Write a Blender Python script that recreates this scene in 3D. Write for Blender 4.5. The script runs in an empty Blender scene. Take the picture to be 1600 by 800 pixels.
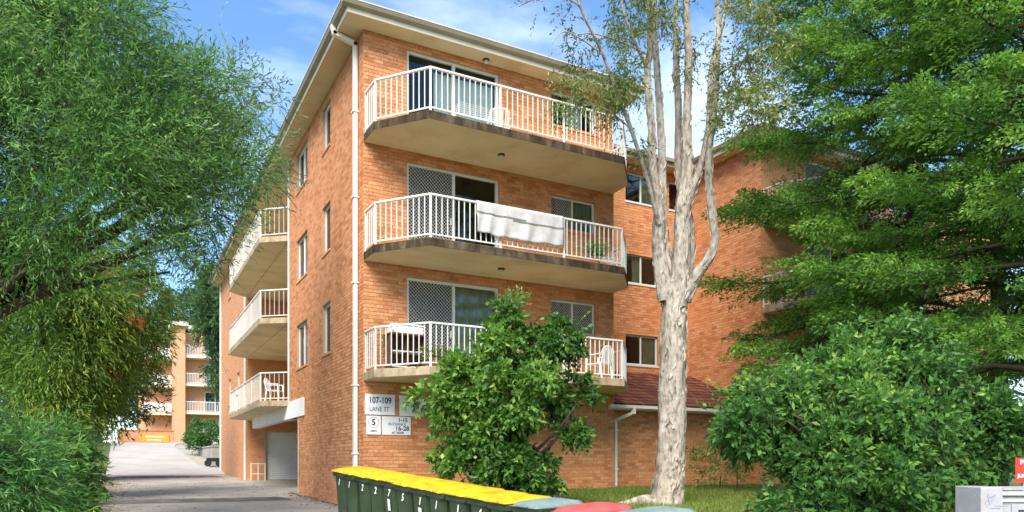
import bpy, math, random
import numpy as np
from mathutils import Vector, Matrix

random.seed(7)
RNG = np.random.default_rng(11)
SC = bpy.context.scene
COL = SC.collection
R = math.radians

# ------------------------------------------------------------------ camera
FOC = 1145.0                      # focal length in pixels of a 1600 px wide picture
HOR = 723.0                       # pixel row of the horizon
YAW = R(27.97)                    # camera looks between the facade axis and the side wall axis
FW = Vector((math.sin(YAW), math.cos(YAW), 0)); RT = Vector((math.cos(YAW), -math.sin(YAW), 0))
cd = bpy.data.cameras.new('camera'); cam = bpy.data.objects.new('camera', cd); COL.objects.link(cam)
cam.location = (0, 0, 0); cam.rotation_euler = (R(90), 0, -YAW)
cd.sensor_width = 36; cd.lens = 36 * FOC / 1600; cd.shift_y = (HOR - 400) / 1600
cd.clip_start = .1; cd.clip_end = 2000
SC.camera = cam

# ------------------------------------------------------------------ sky, sun, exposure
SUN_DIR = Vector((-.52, -.64, .82)).normalized()       # from the scene towards the sun
sun_el = math.asin(SUN_DIR.z); sun_az = math.atan2(SUN_DIR.x, SUN_DIR.y)
W = bpy.data.worlds.new('World'); SC.world = W; W.use_nodes = True
nt = W.node_tree; nt.nodes.clear()
out = nt.nodes.new('ShaderNodeOutputWorld'); bg = nt.nodes.new('ShaderNodeBackground')
sky = nt.nodes.new('ShaderNodeTexSky'); sky.sky_type = 'NISHITA'; sky.sun_disc = False
sky.sun_elevation = sun_el; sky.sun_rotation = sun_az; sky.altitude = 0; sky.air_density = 1.0; sky.dust_density = .3; sky.ozone_density = 3.5
# thin high cloud, drawn on the direction of view so that it goes right round the sky
tc = nt.nodes.new('ShaderNodeTexCoord'); mp = nt.nodes.new('ShaderNodeMapping'); mp.inputs['Scale'].default_value = (1.1, 2.6, 4.2)
mp.inputs['Rotation'].default_value = (0, 0, .5)
nz = nt.nodes.new('ShaderNodeTexNoise'); nz.inputs['Scale'].default_value = 1.7; nz.inputs['Detail'].default_value = 7; nz.inputs['Roughness'].default_value = .58
cr = nt.nodes.new('ShaderNodeValToRGB'); cr.color_ramp.elements[0].position = .44; cr.color_ramp.elements[0].color = (.0, .0, .0, 1)
cr.color_ramp.elements[1].position = .80; cr.color_ramp.elements[1].color = (.66, .66, .66, 1)
mx = nt.nodes.new('ShaderNodeMix'); mx.data_type = 'RGBA'
mx.inputs['B'].default_value = (6.4, 6.9, 7.6, 1)
L = nt.links
L.new(tc.outputs['Generated'], mp.inputs['Vector']); L.new(mp.outputs[0], nz.inputs['Vector']); L.new(nz.outputs['Fac'], cr.inputs[0])
L.new(cr.outputs[0], mx.inputs['Factor']); hs_ = nt.nodes.new('ShaderNodeHueSaturation'); hs_.inputs['Saturation'].default_value = 1.10
L.new(sky.outputs[0], hs_.inputs['Color']); L.new(hs_.outputs[0], mx.inputs['A']); L.new(mx.outputs['Result'], bg.inputs[0])
bg.inputs[1].default_value = .135
L.new(bg.outputs[0], out.inputs[0])
sd = bpy.data.lights.new('sun', 'SUN'); sd.energy = 3.3; sd.angle = R(38); sd.color = (1, .93, .83)
so = bpy.data.objects.new('sun', sd); COL.objects.link(so); so.rotation_euler = SUN_DIR.to_track_quat('Z', 'Y').to_euler(); so.location = SUN_DIR * 60
SC.view_settings.view_transform = 'Standard'; SC.view_settings.look = 'None'; SC.view_settings.gamma = 1
SC.view_settings.use_curve_mapping = False; SC.view_settings.exposure = 1.25
SC.render.engine = 'CYCLES'
SC.cycles.max_bounces = 8; SC.cycles.diffuse_bounces = 4; SC.cycles.transparent_max_bounces = 12; SC.cycles.use_denoising = True

def at(x, y, d):
    """world point seen at photograph pixel (x, y), d metres ahead of the camera"""
    return FW * d + RT * ((x - 800) / FOC * d) + Vector((0, 0, (HOR - y) / FOC * d))
def depth_of(p): return p[0] * FW.x + p[1] * FW.y

# ------------------------------------------------------------------ materials
def newmat(name):
    m = bpy.data.materials.new(name); m.use_nodes = True; n = m.node_tree; n.nodes.clear()
    o = n.nodes.new('ShaderNodeOutputMaterial'); b = n.nodes.new('ShaderNodeBsdfPrincipled'); n.links.new(b.outputs[0], o.inputs[0])
    return m, n, b, o
def N(n, t, **kw):
    x = n.nodes.new('ShaderNode' + t)
    for k, v in kw.items():
        if k in x.inputs: x.inputs[k].default_value = v
        else: setattr(x, k, v)
    return x
def ramp(n, stops):
    r = n.nodes.new('ShaderNodeValToRGB'); e = r.color_ramp.elements
    while len(e) < len(stops): e.new(.5)
    for i, (p, c) in enumerate(stops): e[i].position = p; e[i].color = (*c, 1)
    return r
def noisy(name, c1, c2, scale=8, rough=.7, bump=.0, bscale=None, detail=6, stretch=(1, 1, 1), spec=.3, c3=None, metal=0):
    """two or three tone noise in world position; fine relief from a second noise"""
    m, n, b, o = newmat(name)
    g = N(n, 'NewGeometry'); mpn = N(n, 'Mapping'); mpn.inputs['Scale'].default_value = stretch
    n.links.new(g.outputs['Position'], mpn.inputs['Vector'])
    t = N(n, 'TexNoise', Scale=scale, Detail=detail, Roughness=.62); n.links.new(mpn.outputs[0], t.inputs['Vector'])
    st = [(.32, c1), (.68, c2)] if c3 is None else [(.28, c1), (.5, c2), (.72, c3)]
    r = ramp(n, st); n.links.new(t.outputs['Fac'], r.inputs[0]); n.links.new(r.outputs[0], b.inputs['Base Color'])
    b.inputs['Roughness'].default_value = rough; b.inputs['Specular IOR Level'].default_value = spec; b.inputs['Metallic'].default_value = metal
    if bump:
        t2 = N(n, 'TexNoise', Scale=bscale or scale * 6, Detail=5); n.links.new(mpn.outputs[0], t2.inputs['Vector'])
        bp = N(n, 'Bump', Strength=bump, Distance=.02); n.links.new(t2.outputs['Fac'], bp.inputs['Height']); n.links.new(bp.outputs[0], b.inputs['Normal'])
    return m
BR = [(.0, (.46, .174, .070)), (.22, (.57, .243, .102)), (.5, (.62, .279, .122)), (.78, (.66, .322, .156)), (1.0, (.51, .204, .084))]
def brick_mat():
    m, n, b, o = newmat('fired_brick')
    g = N(n, 'NewGeometry'); oi = N(n, 'ObjectInfo')
    ad = N(n, 'Math', operation='ADD'); n.links.new(g.outputs['Random Per Island'], ad.inputs[0]); n.links.new(oi.outputs['Random'], ad.inputs[1])
    fr = N(n, 'Math', operation='FRACT'); n.links.new(ad.outputs[0], fr.inputs[0])
    r = ramp(n, BR); n.links.new(fr.outputs[0], r.inputs[0])
    t = N(n, 'TexNoise', Scale=34, Detail=3, Roughness=.7); n.links.new(g.outputs['Position'], t.inputs['Vector'])
    sp = ramp(n, [(.35, (.42, .36, .33)), (.47, (1, 1, 1))]); n.links.new(t.outputs['Fac'], sp.inputs[0])
    mu = N(n, 'Mix', data_type='RGBA', blend_type='MULTIPLY'); mu.inputs['Factor'].default_value = .8
    n.links.new(r.outputs[0], mu.inputs['A']); n.links.new(sp.outputs[0], mu.inputs['B'])
    mp2 = N(n, 'Mapping'); mp2.inputs['Scale'].default_value = (2.2, 2.2, .45); n.links.new(g.outputs['Position'], mp2.inputs['Vector'])
    t2 = N(n, 'TexNoise', Scale=.8, Detail=6, Roughness=.6); n.links.new(mp2.outputs[0], t2.inputs['Vector'])
    r2 = ramp(n, [(.30, (.84, .82, .80)), (.46, (.98, .975, .97)), (.7, (1.06, 1.05, 1.05))]); n.links.new(t2.outputs['Fac'], r2.inputs[0])
    m2 = N(n, 'Mix', data_type='RGBA', blend_type='MULTIPLY'); m2.inputs['Factor'].default_value = 1
    n.links.new(mu.outputs['Result'], m2.inputs['A']); n.links.new(r2.outputs[0], m2.inputs['B']); n.links.new(m2.outputs['Result'], b.inputs['Base Color'])
    b.inputs['Roughness'].default_value = .85; b.inputs['Specular IOR Level'].default_value = .2
    bp = N(n, 'Bump', Strength=.35, Distance=.01); n.links.new(t.outputs['Fac'], bp.inputs['Height']); n.links.new(bp.outputs[0], b.inputs['Normal'])
    return m
def far_brick_mat(name, axis):
    """brick courses for walls too far away or hidden to build brick by brick; axis = horizontal direction of the wall"""
    m, n, b, o = newmat(name)
    g = N(n, 'NewGeometry'); sx = N(n, 'SeparateXYZ'); n.links.new(g.outputs['Position'], sx.inputs[0])
    cb = N(n, 'CombineXYZ'); n.links.new(sx.outputs[axis], cb.inputs[0]); n.links.new(sx.outputs[2], cb.inputs[1])
    bt = N(n, 'TexBrick', Scale=1.0); bt.inputs['Brick Width'].default_value = .24; bt.inputs['Row Height'].default_value = .086; bt.inputs['Mortar Size'].default_value = .006
    bt.inputs['Color1'].default_value = (.55, .232, .100, 1); bt.inputs['Color2'].default_value = (.65, .31, .148, 1); bt.inputs['Mortar'].default_value = (.42, .27, .16, 1)
    n.links.new(cb.outputs[0], bt.inputs['Vector'])
    t = N(n, 'TexNoise', Scale=26, Detail=4, Roughness=.7); n.links.new(g.outputs['Position'], t.inputs['Vector'])
    sp = ramp(n, [(.33, (.5, .45, .42)), (.5, (1, 1, 1))]); n.links.new(t.outputs['Fac'], sp.inputs[0])
    mu = N(n, 'Mix', data_type='RGBA', blend_type='MULTIPLY'); mu.inputs['Factor'].default_value = .7
    n.links.new(bt.outputs['Color'], mu.inputs['A']); n.links.new(sp.outputs[0], mu.inputs['B']); n.links.new(mu.outputs['Result'], b.inputs['Base Color'])
    b.inputs['Roughness'].default_value = .85; b.inputs['Specular IOR Level'].default_value = .2
    bp = N(n, 'Bump', Strength=.5, Distance=.01); n.links.new(bt.outputs['Fac'], bp.inputs['Height']); bp.invert = True; n.links.new(bp.outputs[0], b.inputs['Normal'])
    return m
def leaf_mat(name, stops, rough=.55, trans=.40, spec=.22):
    m, n, b, o = newmat(name)
    a = N(n, 'Attribute', attribute_name='tint'); r = ramp(n, stops); n.links.new(a.outputs['Fac'], r.inputs[0])
    n.links.new(r.outputs[0], b.inputs['Base Color']); b.inputs['Roughness'].default_value = rough; b.inputs['Specular IOR Level'].default_value = spec
    tr = N(n, 'BsdfTranslucent'); hs = N(n, 'HueSaturation', Value=1.5, Saturation=1.05, Hue=.495); n.links.new(r.outputs[0], hs.inputs['Color']); n.links.new(hs.outputs[0], tr.inputs[0])
    ms = N(n, 'MixShader', Fac=trans); n.links.new(b.outputs[0], ms.inputs[1]); n.links.new(tr.outputs[0], ms.inputs[2]); n.links.new(ms.outputs[0], o.inputs[0])
    return m
def glass_mat():
    m, n, b, o = newmat('window_glass')
    tp = N(n, 'BsdfTransparent'); tp.inputs[0].default_value = (.84, .88, .86, 1); gl = N(n, 'BsdfGlossy', Roughness=.03)
    gl.inputs[0].default_value = (.9, .95, .95, 1)
    fr = N(n, 'Fresnel', IOR=1.38); ms = N(n, 'MixShader'); n.links.new(fr.outputs[0], ms.inputs[0]); n.links.new(tp.outputs[0], ms.inputs[1]); n.links.new(gl.outputs[0], ms.inputs[2])
    n.links.new(ms.outputs[0], o.inputs[0]); return m
def tile_mat():
    m, n, b, o = newmat('roof_tile')
    g = N(n, 'NewGeometry'); oi = N(n, 'ObjectInfo'); r = ramp(n, [(0, (.10, .030, .018)), (.5, (.16, .048, .028)), (1, (.22, .075, .042))]); n.links.new(oi.outputs['Random'], r.inputs[0])
    t = N(n, 'TexNoise', Scale=14, Detail=5); n.links.new(g.outputs['Position'], t.inputs['Vector']); sp = ramp(n, [(.35, (.6, .6, .62)), (.6, (1.1, 1.08, 1.05))]); n.links.new(t.outputs['Fac'], sp.inputs[0])
    mu = N(n, 'Mix', data_type='RGBA', blend_type='MULTIPLY'); mu.inputs['Factor'].default_value = 1
    n.links.new(r.outputs[0], mu.inputs['A']); n.links.new(sp.outputs[0], mu.inputs['B']); n.links.new(mu.outputs['Result'], b.inputs['Base Color']); b.inputs['Roughness'].default_value = .75
    return m
M = {}
M['brick'] = brick_mat()
M['brickX'] = far_brick_mat('brick_courses_front', 0); M['brickY'] = far_brick_mat('brick_courses_side', 1)
M['mortar'] = noisy('mortar', (.34, .20, .11), (.44, .28, .17), 9, .9)
M['white'] = noisy('white_powder_coat', (.60, .585, .53), (.68, .665, .61), 3, .45)
M['cream'] = noisy('cream_render', (.50, .41, .25), (.63, .53, .345), 1.1, .8, .12, 20, c3=(.68, .585, .40))
M['whitebeam'] = noisy('white_painted_concrete', (.70, .69, .66), (.78, .77, .74), 2, .75)
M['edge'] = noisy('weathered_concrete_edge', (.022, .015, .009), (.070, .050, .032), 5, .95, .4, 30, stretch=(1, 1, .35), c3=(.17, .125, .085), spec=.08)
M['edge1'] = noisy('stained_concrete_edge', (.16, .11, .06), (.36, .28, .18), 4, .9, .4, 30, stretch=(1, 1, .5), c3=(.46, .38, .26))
M['gutter'] = noisy('gutter_steel', (.22, .20, .14), (.30, .27, .20), 2, .5)
M['fascia'] = noisy('cream_fascia', (.52, .45, .34), (.60, .53, .41), 2, .6)
M['pipe'] = noisy('cream_downpipe', (.74, .69, .60), (.80, .76, .68), 2, .5)
M['tile'] = tile_mat()
M['rooftile'] = noisy('far_roof_tile', (.10, .035, .022), (.2, .075, .045), 6, .8)
M['glass'] = glass_mat()
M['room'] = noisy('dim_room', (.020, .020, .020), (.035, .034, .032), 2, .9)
M['screen'] = noisy('grey_security_mesh', (.52, .52, .50), (.62, .62, .60), 4, .5)
M['screenbk'] = noisy('fly_screen', (.030, .030, .034), (.045, .045, .05), 6, .8)
M['curtain'] = noisy('olive_curtain', (.30, .29, .17), (.42, .40, .26), 5, .9)
M['blind'] = noisy('pale_blind', (.74, .77, .70), (.82, .84, .78), 3, .8)
M['conc'] = noisy('concrete_drive', (.235, .212, .172), (.335, .302, .245), .8, .9, .3, 45, c3=(.41, .375, .31))
M['ramp'] = noisy('pale_concrete_ramp', (.36, .325, .28), (.46, .42, .37), .5, .9, .3, 40)
M['hump'] = noisy('dark_hump', (.08, .075, .07), (.17, .16, .145), 2.5, .9, .4, 30)
M['asphalt'] = noisy('asphalt', (.040, .040, .042), (.062, .061, .06), 1.4, .9, .4, 60)
M['path'] = noisy('footpath_concrete', (.30, .29, .27), (.40, .385, .36), .8, .9, .2, 40)
M['kerb'] = noisy('kerb_concrete', (.28, .27, .25), (.38, .37, .35), 1.5, .9)
M['soil'] = noisy('soil_and_turf', (.070, .085, .024), (.12, .15, .035), 1.2, .95, .4, 30, c3=(.16, .125, .07))
M['mulch'] = noisy('leaf_litter', (.05, .035, .02), (.12, .085, .05), 3, .95, .5, 30)
M['bingreen'] = noisy('green_bin_plastic', (.018, .036, .015), (.030, .056, .024), 2.2, .5, .06, 90, spec=.4)
M['lidyellow'] = noisy('yellow_bin_lid', (.42, .22, .012), (.60, .37, .010), 6, .55, .08, 60, spec=.25, c3=(.68, .46, .016))
M['lidred'] = noisy('red_bin_lid', (.50, .055, .055), (.60, .11, .10), 3.5, .45, .05, 60)
M['lidgreen'] = noisy('faded_green_bin_lid', (.13, .19, .17), (.22, .28, .25), 4, .55, .05, 60)
M['rubber'] = noisy('black_rubber', (.015, .015, .015), (.03, .03, .03), 4, .7)
M['mark'] = noisy('white_marking', (.62, .63, .60), (.78, .78, .76), 30, .7)
M['signwhite'] = noisy('white_sign', (.72, .74, .74), (.80, .80, .79), 2, .4)
M['navy'] = noisy('navy_lettering', (.02, .035, .09), (.03, .05, .12), 3, .5)
M['black'] = noisy('black_lettering', (.015, .015, .018), (.03, .03, .032), 3, .5)
M['blueink'] = noisy('faded_blue_lettering', (.10, .16, .24), (.2, .27, .35), 14, .5)
M['signred'] = noisy('red_sign', (.62, .03, .02), (.70, .05, .035), 3, .4)
M['signyellow'] = noisy('yellow_sign', (.46, .27, .03), (.52, .32, .05), 3, .4)
M['steel'] = noisy('galvanised_steel', (.42, .43, .43), (.55, .56, .56), 8, .4, metal=.7)
M['letterbox'] = noisy('grey_painted_masonry', (.30, .29, .285), (.40, .39, .385), 3, .8, .2, 40)
M['boxmetal'] = noisy('dull_aluminium', (.34, .34, .34), (.48, .48, .47), 6, .5, metal=.2)
M['scrawl'] = noisy('marker_scrawl', (.22, .25, .36), (.36, .38, .48), 12, .7)
M['rollerdoor'] = noisy('pale_roller_door', (.58, .60, .58), (.66, .68, .66), 2, .55)
M['towel'] = noisy('white_bath_sheet', (.42, .40, .375), (.52, .495, .475), 9, .95, .4, 60)
M['towelbar'] = noisy('grey_towel_stripe', (.11, .115, .09), (.2, .2, .16), 20, .95)
M['plastic'] = noisy('white_plastic', (.74, .74, .72), (.80, .80, .78), 3, .4)
M['wood'] = noisy('dark_timber', (.09, .042, .022), (.16, .075, .04), 3, .6, .2, 30, stretch=(6, 6, 1))
M['terracotta'] = noisy('terracotta', (.38, .14, .07), (.46, .19, .10), 6, .8)
M['bluepot'] = noisy('dark_blue_pot', (.02, .03, .07), (.03, .045, .10), 4, .4)
M['lamp'] = noisy('bronze_lamp_base', (.06, .045, .03), (.11, .08, .05), 8, .5)
M['lampglass'] = noisy('frosted_glass', (.5, .48, .42), (.6, .58, .5), 4, .3)
M['bark'] = noisy('dark_bark', (.035, .024, .016), (.085, .06, .042), 6, .95, .7, 26, stretch=(1, 1, .3))
M['paper'] = noisy('paper_bark', (.065, .048, .032), (.33, .285, .23), 9.5, .9, 1.0, 14, stretch=(1.2, 1.2, .55), c3=(.46, .415, .35))
M['paperflake'] = noisy('peeling_bark', (.20, .15, .10), (.42, .36, .28), 5, .9, c3=(.58, .52, .43))
M['rock'] = noisy('grey_rock', (.26, .24, .22), (.42, .40, .37), 4, .9, .5, 20)
M['retain'] = noisy('retaining_wall_concrete', (.26, .235, .20), (.40, .37, .32), 1.2, .9, .3, 20)
M['farwall'] = noisy('far_apricot_brick', (.58, .29, .155), (.66, .36, .20), 5, .9)
M['farcream'] = noisy('far_cream', (.62, .56, .44), (.68, .62, .5), 3, .8)
LF = {}
LF['willow'] = leaf_mat('willowy_leaf', [(0, (0.045, 0.109, 0.031)), (.45, (0.102, 0.237, 0.054)), (.8, (0.192, 0.352, 0.092)), (1, (0.333, 0.461, 0.166))])
LF['willowblue'] = leaf_mat('bluish_leaf', [(0, (0.041, 0.096, 0.045)), (.5, (0.090, 0.186, 0.079)), (1, (0.205, 0.320, 0.154))])
LF['olive'] = leaf_mat('olive_leaf', [(0, (0.051, 0.102, 0.023)), (.5, (0.115, 0.211, 0.038)), (.85, (0.218, 0.333, 0.058)), (1, (0.384, 0.435, 0.077))])
LF['dark'] = leaf_mat('dark_leaf', [(0, (0.023, 0.054, 0.023)), (.6, (0.051, 0.109, 0.038)), (1, (0.102, 0.179, 0.064))])
LF['gloss'] = leaf_mat('glossy_leaf', [(0, (0.031, 0.084, 0.018)), (.5, (0.074, 0.179, 0.028)), (.85, (0.160, 0.301, 0.046)), (1, (0.282, 0.410, 0.077))], rough=.45, spec=.32, trans=.34)
LF['round'] = leaf_mat('round_shrub_leaf', [(0, (0.036, 0.096, 0.026)), (.5, (0.077, 0.186, 0.038)), (.85, (0.154, 0.307, 0.058)), (1, (0.282, 0.410, 0.070))], rough=.5, spec=.28, trans=.38)
LF['conifer'] = leaf_mat('conifer_needles', [(0, (0.034, 0.080, 0.016)), (.4, (0.072, 0.172, 0.030)), (.75, (0.145, 0.290, 0.046)), (1, (0.225, 0.390, 0.068))], trans=.34)
LF['paperleaf'] = leaf_mat('paperbark_leaf', [(0, (.06, .10, .03)), (.5, (.14, .19, .05)), (.85, (.28, .31, .10)), (1, (.44, .44, .22))], trans=.35)
LF['grass'] = leaf_mat('grass_blade', [(0, (0.077, 0.122, 0.023)), (.5, (0.160, 0.243, 0.044)), (1, (0.307, 0.371, 0.090))])
LF['bright'] = leaf_mat('feathery_leaf', [(0, (0.038, 0.115, 0.033)), (.5, (0.090, 0.237, 0.058)), (1, (0.218, 0.397, 0.115))])
LF['red'] = leaf_mat('red_flower', [(0, (.30, .05, .02)), (1, (.55, .14, .06))])

# ------------------------------------------------------------------ mesh helpers
ORG = {}
def thing(name, label, cat, loc=(0, 0, 0), group=None):
    o = bpy.data.objects.new(name, None); COL.objects.link(o); o.location = loc; o.empty_display_size = .3
    o['label'] = label; o['category'] = cat
    if group: o['group'] = group
    ORG[o] = Vector(loc); return o
def tag(o, label=None, cat=None, group=None, kind=None):
    for k, v in (('label', label), ('category', cat), ('group', group), ('kind', kind)):
        if v: o[k] = v
    return o
class MB:
    def __init__(s): s.v = []; s.f = []; s.m = []; s.cur = 0
    def add(s, vs, fs):
        b = len(s.v); s.v += [tuple(v) for v in vs]
        for f in fs: s.f.append([b + i for i in f]); s.m.append(s.cur)
        return s
    def box(s, x0, x1, y0, y1, z0, z1):
        x0, x1 = min(x0, x1), max(x0, x1); y0, y1 = min(y0, y1), max(y0, y1); z0, z1 = min(z0, z1), max(z0, z1)
        return s.add([(x0, y0, z0), (x1, y0, z0), (x1, y1, z0), (x0, y1, z0), (x0, y0, z1), (x1, y0, z1), (x1, y1, z1), (x0, y1, z1)],
                     [(0, 3, 2, 1), (4, 5, 6, 7), (0, 1, 5, 4), (1, 2, 6, 5), (2, 3, 7, 6), (3, 0, 4, 7)])
    def prism(s, poly, z0, z1, side_mat=None, top=True):
        n = len(poly); b = len(s.v); s.v += [(p[0], p[1], z0) for p in poly] + [(p[0], p[1], z1) for p in poly]
        a = sum(poly[i][0] * poly[(i + 1) % n][1] - poly[(i + 1) % n][0] * poly[i][1] for i in range(n))
        lo = list(range(n)); hi = list(range(n, 2 * n))
        if a > 0: lo = lo[::-1]
        else: hi = hi[::-1]
        s.f.append([b + i for i in lo]); s.m.append(s.cur)
        s.f.append([b + i for i in hi]); s.m.append(s.cur)
        for i in range(n):
            j = (i + 1) % n; q = [b + i, b + j, b + n + j, b + n + i]
            s.f.append(q if a > 0 else q[::-1]); s.m.append(s.cur if side_mat is None else side_mat)
        return s
    def bar(s, a, b, w, h=None):
        """box beam from a to b, w wide and h deep"""
        h = h or w; a = Vector(a); b = Vector(b); t = (b - a).normalized()
        up = Vector((0, 0, 1)) if abs(t.z) < .95 else Vector((1, 0, 0))
        r = t.cross(up).normalized() * (w / 2); u = r.cross(t).normalized() * (h / 2)
        return s.add([a - r - u, a + r - u, a + r + u, a - r + u, b - r - u, b + r - u, b + r + u, b - r + u],
                     [(0, 1, 2, 3), (4, 7, 6, 5), (0, 4, 5, 1), (1, 5, 6, 2), (2, 6, 7, 3), (3, 7, 4, 0)])
    def tube(s, pts, rad, n=10, cap=True, wob=0, seed=0):
        pts = [Vector(p) for p in pts]; k = len(pts); rad = rad if hasattr(rad, '__len__') else [rad] * k
        b = len(s.v); rg = random.Random(seed); r0 = None
        for i, p in enumerate(pts):
            t = (pts[min(i + 1, k - 1)] - pts[max(i - 1, 0)]).normalized()
            if r0 is None: r0 = t.orthogonal().normalized()
            r0 = (r0 - t * r0.dot(t)).normalized(); q = t.cross(r0)
            for j in range(n):
                a = 2 * math.pi * j / n; rr = rad[i] * (1 + wob * (rg.random() - .5) * 2)
                s.v.append(tuple(p + (r0 * math.cos(a) + q * math.sin(a)) * rr))
        for i in range(k - 1):
            for j in range(n):
                j2 = (j + 1) % n; s.f.append([b + i * n + j, b + i * n + j2, b + (i + 1) * n + j2, b + (i + 1) * n + j]); s.m.append(s.cur)
        if cap:
            s.f.append([b + j for j in range(n)][::-1]); s.m.append(s.cur); s.f.append([b + (k - 1) * n + j for j in range(n)]); s.m.append(s.cur)
        return s
    def lathe(s, prof, c, n=16):
        """prof = [(r, z)] about the vertical through c"""
        b = len(s.v); k = len(prof)
        for r, z in prof:
            for j in range(n):
                a = 2 * math.pi * j / n; s.v.append((c[0] + r * math.cos(a), c[1] + r * math.sin(a), c[2] + z))
        for i in range(k - 1):
            for j in range(n):
                j2 = (j + 1) % n; s.f.append([b + i * n + j, b + i * n + j2, b + (i + 1) * n + j2, b + (i + 1) * n + j]); s.m.append(s.cur)
        s.f.append([b + j for j in range(n)][::-1]); s.m.append(s.cur); s.f.append([b + (k - 1) * n + j for j in range(n)]); s.m.append(s.cur)
        return s
    def build(s, name, mats, parent=None, origin=None, smooth=False):
        off = ORG[parent] if parent is not None else Vector(origin or (0, 0, 0))
        me = bpy.data.meshes.new(name); me.from_pydata([(v[0] - off.x, v[1] - off.y, v[2] - off.z) for v in s.v], [], s.f)
        for mm in (mats if isinstance(mats, (list, tuple)) else [mats]): me.materials.append(mm)
        if any(s.m): me.polygons.foreach_set('material_index', s.m)
        if smooth: me.polygons.foreach_set('use_smooth', [True] * len(me.polygons))
        me.update(); o = bpy.data.objects.new(name, me); COL.objects.link(o)
        if parent is not None: o.parent = parent
        else: o.location = off
        ORG[o] = off; return o
def bevel(o, w=.006, seg=2):
    m = o.modifiers.new('bevel', 'BEVEL'); m.width = w; m.segments = seg; m.limit_method = 'ANGLE'; m.angle_limit = R(35); return o
def text(name, s, size, loc, rot, mat, parent, align='CENTER', xs=1.0):
    c = bpy.data.curves.new(name, 'FONT'); c.body = s; c.size = size; c.align_x = align; c.align_y = 'CENTER'; c.extrude = .0015; c.resolution_u = 3; c.offset = size * .022
    tmp = bpy.data.objects.new(name + '_curve', c); COL.objects.link(tmp); bpy.context.view_layer.update()
    me = bpy.data.meshes.new_from_object(tmp.evaluated_get(bpy.context.evaluated_depsgraph_get())); bpy.data.objects.remove(tmp); bpy.data.curves.remove(c)
    me.transform(Matrix.Translation(Vector(loc) - ORG[parent]) @ rot.to_4x4() @ Matrix.Diagonal((xs, 1, 1, 1))); me.materials.clear(); me.materials.append(mat)
    o = bpy.data.objects.new(name, me); COL.objects.link(o); o.parent = parent; ORG[o] = ORG[parent]; return o
def facing(nx, ny):
    """rotation that turns text (drawn in xy, facing +z) upright to face direction (nx, ny)"""
    n = Vector((nx, ny, 0)).normalized(); r = Vector((-n.y, n.x, 0)); return Matrix((r, Vector((0, 0, 1)), n)).transposed()

# ------------------------------------------------------------------ ground heights (camera eye is z = 0)
DY = [-60, 2.3, 2.6, 6, 8.5, 9, 15, 17, 23.5, 26.3, 42, 60, 69, 95, 400]
DZ = [-1.80, -1.75, -1.66, -1.60, -1.55, -1.53, -1.17, -1.10, -.97, -.91, -.65, 1.35, 1.70, 2.3, 2.6]
LY = [-60, 2.3, 2.6, 5, 9, 13.3, 16.5, 400]
LZ = [-1.80, -1.75, -1.66, -1.45, -1.05, -.82, -.67, -.67]
def sm(a, b, x): t = np.clip((x - a) / (b - a), 0, 1); return t * t * (3 - 2 * t)
def gz(x, y):
    d = np.interp(y, DY, DZ); l = np.interp(y, LY, LZ); w = sm(5.0, 8.2, x) * (1 - sm(17.6, 18.6, y))
    left = np.interp(y, [2.6, 6, 9, 30, 60], [0, .05, .25, .15, .1]) * sm(-.8, -2.5, x) if np.isscalar(x) else np.interp(y, [2.6, 6, 9, 30, 60], [0, .05, .25, .15, .1]) * (1 - sm(-2.5, -.8, x))
    if np.isscalar(x): left = np.interp(y, [2.6, 6, 9, 30, 60], [0, .05, .25, .15, .1]) * (1 - sm(-2.5, -.8, x))
    return d * (1 - w) + l * w + left
def sheet(name, xs, ys, mat, lift=0, kind='structure', fz=None, gap=0):
    X, Y = np.meshgrid(xs, ys); Z = (fz or gz)(X, Y) + lift; nx, ny = len(xs), len(ys)
    mb = MB(); mb.v = list(zip(X.ravel().tolist(), Y.ravel().tolist(), Z.ravel().tolist()))
    mb.f = [[j * nx + i, j * nx + i + 1, (j + 1) * nx + i + 1, (j + 1) * nx + i] for j in range(ny - 1) for i in range(nx - 1) if ys[j + 1] - ys[j] > gap or not gap]; mb.m = [0] * len(mb.f)
    o = mb.build(name, mat, smooth=True); tag(o, kind=kind); return o
gx = sorted(set([-900, -400, -150, -70, -40, -25, -15, -10, -6] + list(np.arange(-4, 30, .5)) + [32, 36, 42, 55, 80, 150, 400, 900]))
gy = sorted(set([-900, -300, -100, -40, -15, -5] + list(np.arange(-2, 20, .4)) + list(np.arange(20, 96, 1.5)) + [2.3, 2.6, 100, 130, 200, 400, 900]))
tag(sheet('ground', np.array(gx), np.array(gy), M['soil'], -.05), 'turf and soil ground spreading around the flats', 'ground')
joints = [6.2 + 3.1 * i for i in range(12)]
drive_y = np.array(sorted(list(np.arange(2.6, 42, .5)) + [42] + [j_ for j_ in joints] + [j_ + .014 for j_ in joints]))
tag(sheet('driveway', np.linspace(-.75, 5.05, 14), drive_y, M['conc'], gap=.0145), 'worn grey concrete driveway beside the brick flats', 'driveway')
tag(sheet('garage_floor', np.linspace(5.06, 8.6, 6), np.arange(22.0, 35, .8), M['conc']), 'shaded concrete floor of the undercroft garage', 'floor')
def ramp_f(X, Y): return gz(X, Y)
rm = sheet('driveway_ramp', np.linspace(0, 1, 10), np.arange(42.02, 72, 1.0), M['ramp'], 0)
for v in rm.data.vertices:
    t = v.co.x; y = v.co.y; right = np.interp(y, [42, 47, 58, 63, 75], [5.6, 3.9, 3.3, 3.8, 6.5]); left = np.interp(y, [42, 60, 75], [-.75, -.75, -1.5])
    v.co.x = left + (right - left) * t; v.co.z = float(gz(float(v.co.x), float(y))) + .012 + .10 * (1 - abs(2 * t - 1) ** 6) * 0
tag(rm, 'pale concrete ramp climbing towards the rear flats', 'ramp')
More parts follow.
